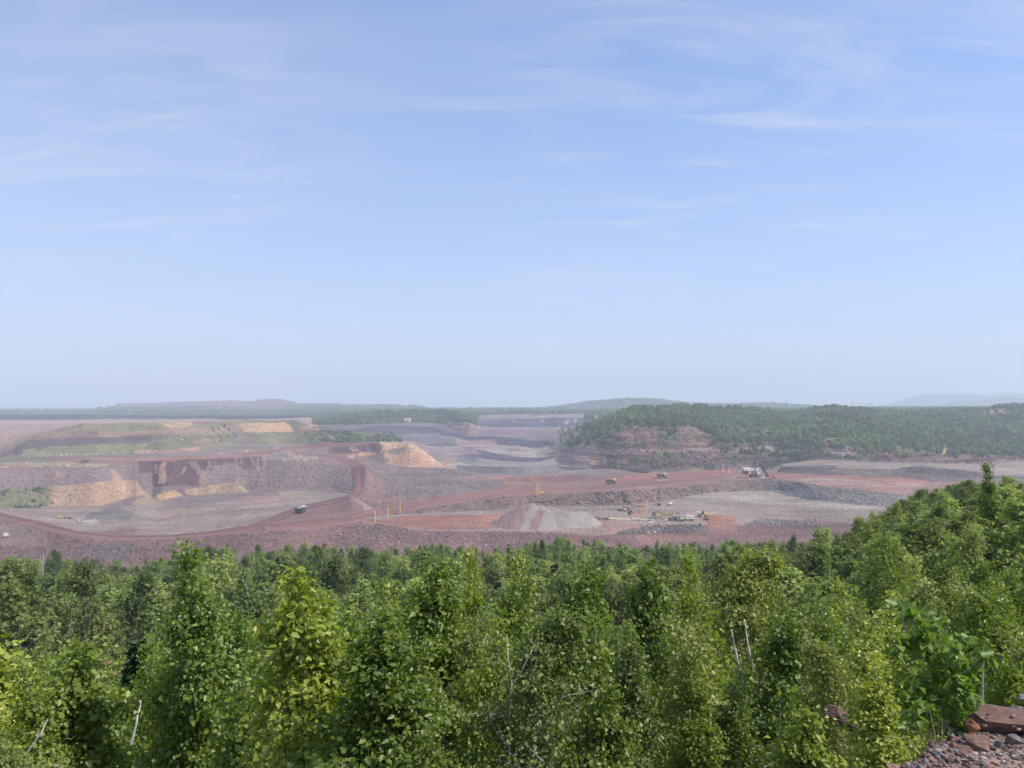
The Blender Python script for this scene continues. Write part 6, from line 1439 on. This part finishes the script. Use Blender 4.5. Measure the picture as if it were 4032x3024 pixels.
for key, pts in (('C5', [(640,430),(860,430),(900,560),(860,650),(720,600)]), ('C5', [(1480,620),(1750,600),(1560,700),(1480,700)]), ('C5', [(2090,680),(2212,640),(2212,760),(2080,790)]), ('C6', [(130,660),(210,680),(200,800),(120,760)]), ('C6', [(440,760),(640,700),(620,800),(440,810)]), ('C4', [(1300,600),(1780,590),(1760,645),(1500,650)]), ('C4', [(1600,430),(2212,260),(2100,560),(1760,620)]), ('C3', [(870,540),(930,500),(1150,500),(1250,590),(880,590)]), ('C6', [(1160,700),(1500,650),(1700,690),(1450,790)])):
    wood = np.maximum(wood, poly_mask(key, pts) * (.22 if key == 'C3' else .25 if key == 'C4' else .7))
for key, pts, k in (('C6', [(640,170),(790,165),(800,200),(640,215)], .15), ('C6', [(980,210),(1330,205),(1340,225),(1000,235)], .1), ('C7', [(1160,740),(1170,660),(1200,600),(1240,690),(1250,740)], .02), ('C7', [(1650,170),(1850,170),(2100,190),(2080,250),(1620,240)], .3), ('C6', [(780,570),(840,530),(990,530),(970,590),(830,600)], .0), ('C5', [(30,240),(130,180),(300,190),(250,210),(60,250)], .25), ('C5', [(800,200),(1700,200),(1650,225),(850,230)], .25), ('C3', [(1160,300),(1290,278),(1370,285),(1365,320),(1260,325)], .02)):
    wood[poly_mask(key, pts)] *= k
wood *= np.clip(.75 + fbm(tri_c[..., 0] / 60, tri_c[..., 1] / 60, 25, 3) * 1.1, .05, 1.2)
nW = 44000
o_, ix = sample(wood, nW, 31); g = np.random.default_rng(32)
hs = g.uniform(.6, 1.15, nW) * np.where(o_[:, 1] > 2300, 1.25, 1.0); kk = g.integers(0, 3, nW); kk = np.where(g.random(nW) < .05, 3, kk)
sw = hs * np.where(o_[:, 1] > 2600, 2.0, 1.0) * g.uniform(.85, 1.25, nW)
scatter('woodland', o_ - np.array([0, 0, .4]), np.stack([sw, sw, hs], -1), g.uniform(0, 6.28, nW), kk, tufts)
sh = np.zeros(cu.shape)
greenness = np.clip((C[:-1, :-1, 1] - C[:-1, :-1, 0]) * 25, 0, 1) * ((cu < 1600) & (cs >= 3) & (cs <= 12))
sh = greenness * .8 + poly_mask('C1', [(0,1200),(560,1150),(660,1170),(690,1390),(500,1440),(0,1440)]) * .25 + poly_mask('C3', [(0,470),(200,440),(860,450),(880,585),(250,590),(0,595)]) * .6 + poly_mask('C2', [(640,420),(1000,330),(1100,480),(1000,620),(760,560)]) * .06 + ((cu > 2390) & (cu < 3500) & (cs >= 7) & (cs <= 8)) * .14
sh *= np.clip(fbm(tri_c[..., 0] / 18, tri_c[..., 1] / 18, 35, 3) * 3 - .1, .03, 1)
nS = 5200
o_, ix = sample(sh + 1e-9, nS, 41); hs = g.uniform(.5, 1.3, nS) * np.where(g.random(nS) < .12, 2.0, 1.0)
scatter('shrubs', o_ - np.array([0, 0, .1]), np.stack([hs, hs, hs], -1), g.uniform(0, 6.28, nS), g.integers(0, 3, nS), bushes)
# far ridges carry woods too
pts = []
for obj in [o for o in COL.objects if o.name.split('.')[0] == 'hills']:
    m_ = obj.data; n_ = len(m_.vertices); va = np.empty(n_ * 3, np.float32); m_.vertices.foreach_get('co', va); va = va.reshape(-1, 3)
    if va[:, 1].min() < 5500:
        nn = 2600 if va[:, 1].min() < 3500 else 3800
        sel = va[g.integers(0, n_, nn)] + g.normal(0, 1, (nn, 3)) * np.array([14, 40, 0])
        if obj.name == 'hills': sel = sel[(sel[:, 2] < 96 + 6 * g.normal(0, 1, nn))]
        pts.append(sel)
pts = np.concatenate(pts); hs = g.uniform(.7, 1.2, len(pts))
scatter('far_woodland', pts - np.array([0, 0, 2]), np.stack([hs * 2.6, hs * 2.6, hs * 1.1], -1), g.uniform(0, 6.28, len(pts)), g.integers(0, 3, len(pts)), tufts)
# ------------------------------------------------------------------ bare white stems, dead trees, brown bush
def stem_thing(name, label, parts, cat='tree', group=None):
    """parts: (name, list of (u, v, d) points, base radius); stems that stand among the leaves"""
    p0 = Vector(pos_uv(*parts[0][1][0])); t = empty(name, p0)
    for nm, pts, r in parts:
        w = np.array([pos_uv(*q_) for q_ in pts]) - np.array(p0)
        n = len(w); k = np.linspace(0, n - 1, n * 4 - 3); w2 = np.stack([np.interp(k, np.arange(n), w[:, c]) for c in range(3)], -1)
        w2 += rng.normal(0, r * .25, w2.shape)
        V, F = tube_mesh([(w2, r * np.linspace(1, .35, len(w2)))], 6)
        me = mesh_np(nm, V, F, True); link(nm, me, M['whitebark'], t)
    return tag(t, label, cat, group)
stem_thing('bare_aspen', 'white forked aspen stem standing free at bottom centre',
    [('trunk', [(2005,3060,7.5),(2008,2800,7.5),(2015,2700,7.5)], .012), ('branch', [(2015,2700,7.5),(2000,2580,7.5),(1995,2500,7.6)], .009),
     ('branch', [(2015,2700,7.5),(2055,2640,7.5),(2090,2570,7.5),(2110,2520,7.6)], .009), ('branch', [(2002,2935,7.5),(1965,2900,7.5),(1935,2850,7.5),(1925,2780,7.5)], .012)])
stem_thing('bare_birch', 'white birch stem, leftmost of the leaning trio right of centre', [('trunk', [(2945,2775,15.2),(2925,2690,15.2),(2895,2560,15.3),(2880,2480,15.4)], .032)], 'tree')
stem_thing('bare_birch', 'white birch stem, middle of the trio right of centre', [('trunk', [(2990,2760,15.0),(2975,2655,15.0),(2955,2585,15.1),(2930,2440,15.3)], .026)], 'tree')
stem_thing('bare_birch', 'white birch stem, rightmost of the trio right of centre', [('trunk', [(3008,2790,14.8),(3003,2700,14.8),(3000,2630,14.9)], .026)], 'tree')
stem_thing('bare_birch', 'thin white stem rising beside the broad-leaved sapling', [('trunk', [(3868,2760,7.4),(3872,2620,7.4),(3875,2545,7.4)], .012)], 'tree')
stem_thing('bare_birch', 'white branch bare of leaves leaning at the bottom left', [('trunk', [(60,3040,6.0),(110,2960,6.0),(160,2890,6.0),(190,2830,6.1)], .010), ('branch', [(110,2960,6.0),(150,2900,6.1),(150,2860,6.1)], .005)], 'tree')
stem_thing('bare_birch', 'white stem glimpsed low between birches left of the tall tree', [('trunk', [(515,2930,8.0),(540,2840,8.0),(555,2760,8.1)], .014)], 'tree')
stem_thing('dead_tree', 'bare white forked dead tree in the rising wood at the right', [('trunk', [(3705,2130,48),(3703,2100,48),(3696,2060,48)], .06), ('branch', [(3703,2100,48),(3715,2070,48),(3722,2050,48)], .04)])
stem_thing('dead_tree', 'pale bare dead tree at the wood edge, far left', [('trunk', [(170,2300,250),(170,2240,250),(172,2180,250)], .2), ('branch', [(170,2240,250),(160,2205,250),(158,2185,250)], .1), ('branch', [(170,2230,250),(182,2200,250),(186,2180,250)], .1)])
stem_thing('dead_tree', 'pale bare trunk in the middle of the left wood', [('trunk', [(344,2470,110),(346,2420,110),(342,2350,110)], .17), ('branch', [(346,2420,110),(338,2385,110),(336,2350,110)], .09)])
stem_thing('dead_tree', 'pale bare trunk in the wood right of the tall narrow tree', [('trunk', [(1003,2360,150),(1005,2310,150),(1012,2270,150)], .22), ('branch', [(1005,2310,150),(996,2280,150)], .12)])
M['brownleaf'] = leaf_mat('brown_leaf', (.105, .062, .045), (.17, .105, .075), .25, .03, .1)
bb = grow(611, 2.4, .8, 22, 2600, .06, .08, M['brownleaf'], M['twig'], 2, .05, .8, .5)
x, y, zt = pos_uv(2440, 2420, 19.5)
t = empty('bush', (x, y, zt - 2.4)); link('stems', bb['trunk'], None, t); link('crown', bb['crown'], None, t)
tag(t, 'brown withered bush among the green treetops right of centre', 'bush')

# ------------------------------------------------------------------ gravel shelf with boulders at the lower right
M['redrock'] = rock_mat('red_brown_rock', (.095, .050, .036), (.205, .112, .080), 12, .8, .012)
M['orangerock'] = rock_mat('rusty_rock', (.110, .042, .020), (.34, .140, .060), 14, .9, .014)
M['greyrock'] = rock_mat('grey_rock', (.085, .075, .066), (.225, .20, .178), 26, .6, .006)
M['pinkrock'] = rock_mat('pink_rock', (.165, .090, .062), (.33, .19, .135), 16, .6, .008)
def boulder(label, u, v, w_px, h_px, thick, mat, seed, d=None, name='boulder', group=None, cat='rock', sub=4, lift=0.0, rz=None, chop=True):
    """faceted stone whose centre is seen at photo pixel (u, v), w_px by h_px large"""
    if d is None: d = 1.6 * FPX / (v + h_px / 2 - VH)
    W_, Hh = w_px * d / FPX, h_px * d / FPX
    c = Vector(pos_uv(u, v, d)); c.z += lift
    g = np.random.default_rng(seed); bm = bmesh.new(); bmesh.ops.create_icosphere(bm, subdivisions=sub, radius=1.0)
    vs = np.array([tuple(k.co) for k in bm.verts])
    if chop:       # cut by random planes so that it has facets and edges
        for _ in range(17):
            n = g.normal(0, 1, 3); n[2] *= 1.1; n /= np.linalg.norm(n); off = g.uniform(.38, .74)
            dd = vs @ n - off; vs = vs - np.outer(np.clip(dd, 0, None), n)
    vs /= np.abs(vs).max(0)
    vs = vs * np.array([W_ / 2, thick / 2, Hh / 2])
    nn = fbm(vs[:, 0] * 9 / W_ + seed, (vs[:, 1] + vs[:, 2] * 1.7) * 9 / W_, seed, 4); lay = fbm(vs[:, 0] / W_ * 2 + seed, vs[:, 2] / Hh * 7, seed + 3, 3)
    nrm = vs / (np.linalg.norm(vs, axis=1, keepdims=True) + 1e-9)
    vs = vs + nrm * (nn * .05 + lay * .055)[:, None] * min(W_, Hh) * 1.2
    for k, q_ in zip(bm.verts, vs): k.co = q_
    me = bpy.data.meshes.new(name); bm.to_mesh(me); bm.free(); me.materials.append(mat)
    o = link(name, me); o.location = c; o.rotation_euler = (0, 0, g.uniform(-.3, .3) if rz is None else rz)
    return tag(o, label, cat, group)
boulder('big flat red-brown boulder at the right edge with small stones on top', 3960, 2848, 330, 110, .34, M['redrock'], 5, 3.85, sub=5, rz=.1)
boulder('rounded grey-brown stone resting on the back of the big boulder', 3908, 2794, 66, 34, .09, M['pinkrock'], 6, 4.0)
boulder('rust-orange stone leaning on the left end of the big boulder', 3828, 2865, 60, 62, .08, M['orangerock'], 7, 3.66)
boulder('square red-brown block in front of the big boulder', 3850, 2936, 96, 80, .12, M['redrock'], 8, 3.55)
boulder('dark red stone below the square block', 3800, 2965, 90, 40, .14, M['redrock'], 9, 3.5)
boulder('small pale orange stone left of the square block', 3713, 2962, 32, 24, .035, M['pinkrock'], 10, 3.62)
boulder('rough red rubble stone left of the square block', 3760, 2950, 60, 34, .08, M['redrock'], 11, 3.66)
boulder('row-end pink stone at the bottom edge, left of the gravel', 3620, 3014, 90, 28, .10, M['pinkrock'], 12, 3.42)
boulder('long pink stone at the very bottom left of the gravel', 3530, 3020, 80, 22, .08, M['pinkrock'], 13, 3.42)
boulder('small pink stone tucked between the two bottom edge stones', 3575, 3012, 40, 20, .05, M['orangerock'], 14, 3.46)
boulder('flat grey slab lying at the front of the gravel', 3800, 3008, 70, 30, .07, M['greyrock'], 15, 3.42)
boulder('grey upright stone in front of the big boulder', 3988, 2908, 60, 44, .06, M['greyrock'], 16, 3.62)
boulder('dark grey stone beside the upright grey stone', 3940, 2932, 44, 36, .05, M['greyrock'], 17, 3.58)
boulder('flat pale stone beside the square block', 3880, 2964, 46, 18, .04, M['greyrock'], 18, 3.50)
boulder('white-grey stone at the right edge above the big boulder', 4020, 2748, 40, 32, .05, M['greyrock'], 19, 4.3)
boulder('slanted grey stone behind the big boulder at the right edge', 4004, 2786, 60, 16, .06, M['greyrock'], 20, 4.15)
for k, (u, v, w, h) in enumerate(((3892,2812,26,14),(3870,2828,24,12),(3876,2856,20,18),(3990,2818,30,14),(3994,2856,24,12),(4008,2872,24,12))):
    boulder('little brown stone lying on top of the big flat boulder', u, v, w, h, .02, M['pinkrock'] if k % 2 else M['redrock'], 40 + k, 3.72 + (2860 - v) * .0012, 'stone', 'small stones on the big boulder', 'stone', 2)
# countable gravel stones, then the fine gravel
g = np.random.default_rng(5); nst = 0
protos = []
for k in range(6):
    o = boulder('x', 3900, 2990, 30, 22, .035, M['greyrock'] if k % 3 else M['redrock'], 60 + k, 3.45, 'gravel_stone', None, 'stone', 2); protos.append(o.data); bpy.data.objects.remove(o)
while nst < 110:
    x, y = g.uniform(1.7, 2.9), g.uniform(3.2, 3.95)
    if y > 3.42 + (x - 1.65) * .606 - .05: continue
    u, v = 2016 + x / y * FPX, VH + 1.6 * FPX / y
    if u > 4040 or (u > 3790 and v < 2915): continue
    kp = int(g.integers(0, 6)); o = bpy.data.objects.new('gravel_stone', protos[kp]); COL.objects.link(o)
    s = g.uniform(.35, 1.15); o.location = (x, y, gz(x, y) + .006 * s); o.rotation_euler = (g.normal(0, .3), g.normal(0, .3), g.uniform(0, 6.28)); o.scale = (s, s, s * .9)
    tag(o, ('loose grey stone' if kp % 3 else 'loose reddish stone') + (' near the left tip of the gravel shelf' if u < 3750 else ' in the middle of the gravel shelf' if u < 3900 else ' at the right edge of the gravel shelf'), 'stone', 'loose stones on the gravel shelf'); nst += 1
VS, FS, CS, off = [], [], [], 0
for k in range(9000):
    x, y = g.uniform(.8, 3.2), g.uniform(3.0, 4.3)
    if y > 3.45 + (x - 1.65) * .606: continue
    s = .004 + .012 * g.random() ** 3; vv = ICO_V[:] * (1 + .4 * (g.random((len(ICO_V), 1)) - .5)) * np.array([g.uniform(.7, 1.4), g.uniform(.7, 1.4), .7]) * s
    VS.append(vv + np.array([x, y, gz(x, y) + s * .3])); FS.append(ICO_F + off); off += len(vv)
    c = np.array((.20, .18, .165)) if g.random() < .5 else np.array((.155, .090, .065)); CS.append(np.tile(c * g.uniform(.5, 1.6), (len(vv), 1)))
me = mesh_np('gravel', np.concatenate(VS), np.concatenate(FS)); vcol(me, 'Col', np.clip(np.concatenate(CS), 0, .75))
tag(link('gravel', me, M['soil']), kind='stuff')

# ------------------------------------------------------------------ broad-leaved sapling by the boulders
def sapling():
    g = np.random.default_rng(8); x, y, z = pos_uv(3775, 2925, 3.75)
    t = empty('sapling', (x, y, z))
    def rel(u, v, d): return np.array(pos_uv(u, v, d)) - np.array((x, y, z))
    main = [rel(3775,2930,3.75), rel(3730,2860,3.8), rel(3690,2770,3.85), rel(3650,2680,3.9), rel(3600,2560,3.95), rel(3555,2440,4.0), rel(3535,2350,4.0)]
    stems = [(main, .012)] + [([main[i], main[i] + (rel(u, v, d) - main[i]) * .5 + np.array([0, 0, .02]), rel(u, v, d)], .005) for i, u, v, d in
        ((2,3790,2680,3.75),(2,3850,2600,3.8),(3,3760,2560,3.8),(3,3580,2740,3.8),(3,3800,2500,3.9),(4,3700,2440,3.95),(4,3520,2560,3.9),(1,3640,2800,3.7),(1,3830,2740,3.7),(5,3600,2400,4.0),(2,3560,2860,3.7),(3,3880,2580,3.85),(4,3650,2500,3.85))]
    V, F = tube_mesh([(np.array(p), r * np.linspace(1, .35, len(p))) for p, r in stems], 6); link('stem', mesh_np('stem', V, F, True), M['greybark'], t)
    pos, ax = [], []
    for p, r in stems:
        p = np.array(p)
        for k in range(70 if r > .01 else 48):
            f = g.uniform(.12, 1) * (len(p) - 1); i = min(int(f), len(p) - 2)
            pos.append(p[i] + (p[i + 1] - p[i]) * (f - i) + g.normal(0, .022, 3)); ax.append((p[i + 1] - p[i]) / np.linalg.norm(p[i + 1] - p[i]) * .5 + g.normal(0, .6, 3) + np.array([0, 0, -.35]))
    pos, ax = np.array(pos), np.array(ax); nv = g.normal(0, .45, (len(pos), 3)) + np.array([.35, -.55, .8])
    me = leaves_mesh('leaves', pos, ax, nv, .052 * g.uniform(.6, 1.25, len(pos)), g, M['saplingleaf'], 4)
    for vtx in (): pass
    link('leaves', me, None, t)
    tag(t, 'broad-leaved sapling leaning left beside the boulders at the lower right', 'sapling')
sapling()
# dry grass at the foot of the sapling
g = np.random.default_rng(12); V, F = [], []
for k in range(420):
    u, v = g.uniform(3380, 3720), g.uniform(2960, 3040); x, y, z = pos_uv(u, v, g.uniform(3.5, 4.4)); z = gz(x, y)
    h = g.uniform(.06, .22); a = g.uniform(0, 6.28); dx, dy = math.cos(a) * .003, math.sin(a) * .003; bx, by = g.normal(0, .04, 2)
    b0 = len(V); V += [(x - dx, y - dy, z), (x + dx, y + dy, z), (x + bx + dx * .3, y + by + dy * .3, z + h), (x + bx - dx * .3, y + by - dy * .3, z + h)]; F.append((b0, b0 + 1, b0 + 2, b0 + 3))
M['drygrass'] = paint('dry_grass', (.22, .185, .085), .8, 0, .3, 3, (.10, .12, .04))
tag(link('dry_grass', mesh_np('dry_grass', np.array(V), np.array(F)), M['drygrass']), kind='stuff')
# stones showing between the trees
for k, (u, v, d, w, h, lb) in enumerate(((418,2612,26,46,30,'reddish boulder showing between the birches at the left'),(440,2655,24,50,26,'lower reddish boulder between the birches at the left'),(3290,2810,9.0,90,50,'brown boulder in the shade under the birches at the bottom right'),(3340,2845,8.2,110,46,'second brown boulder in the shade at the bottom right'))):
    boulder(lb, u, v, w, h, .3, M['redrock'], 80 + k, d)
# ------------------------------------------------------------------ haze: the air over the mine
def haze():
    x0, x1, y0, y1, z0, z1 = -12500, 12500, -400, 13500, -40, 300
    v = [(x, y, z) for x in (x0, x1) for y in (y0, y1) for z in (z0, z1)]
    f = [(0, 1, 3, 2), (4, 6, 7, 5), (0, 4, 5, 1), (2, 3, 7, 6), (0, 2, 6, 4), (1, 5, 7, 3)]
    me = bpy.data.meshes.new('haze'); me.from_pydata(v, [], f)
    m, nt, out = new_mat('haze_air')
    pv = nt.nodes.new('ShaderNodeVolumePrincipled')
    pv.inputs['Color'].default_value = (0.85, 0.92, 1.0, 1)
    pv.inputs['Density'].default_value = 0.000185
    pv.inputs['Anisotropy'].default_value = 0.1
    nt.links.new(pv.outputs[0], out.inputs['Volume'])
    tag(link('haze', me, m), kind='stuff')
haze()
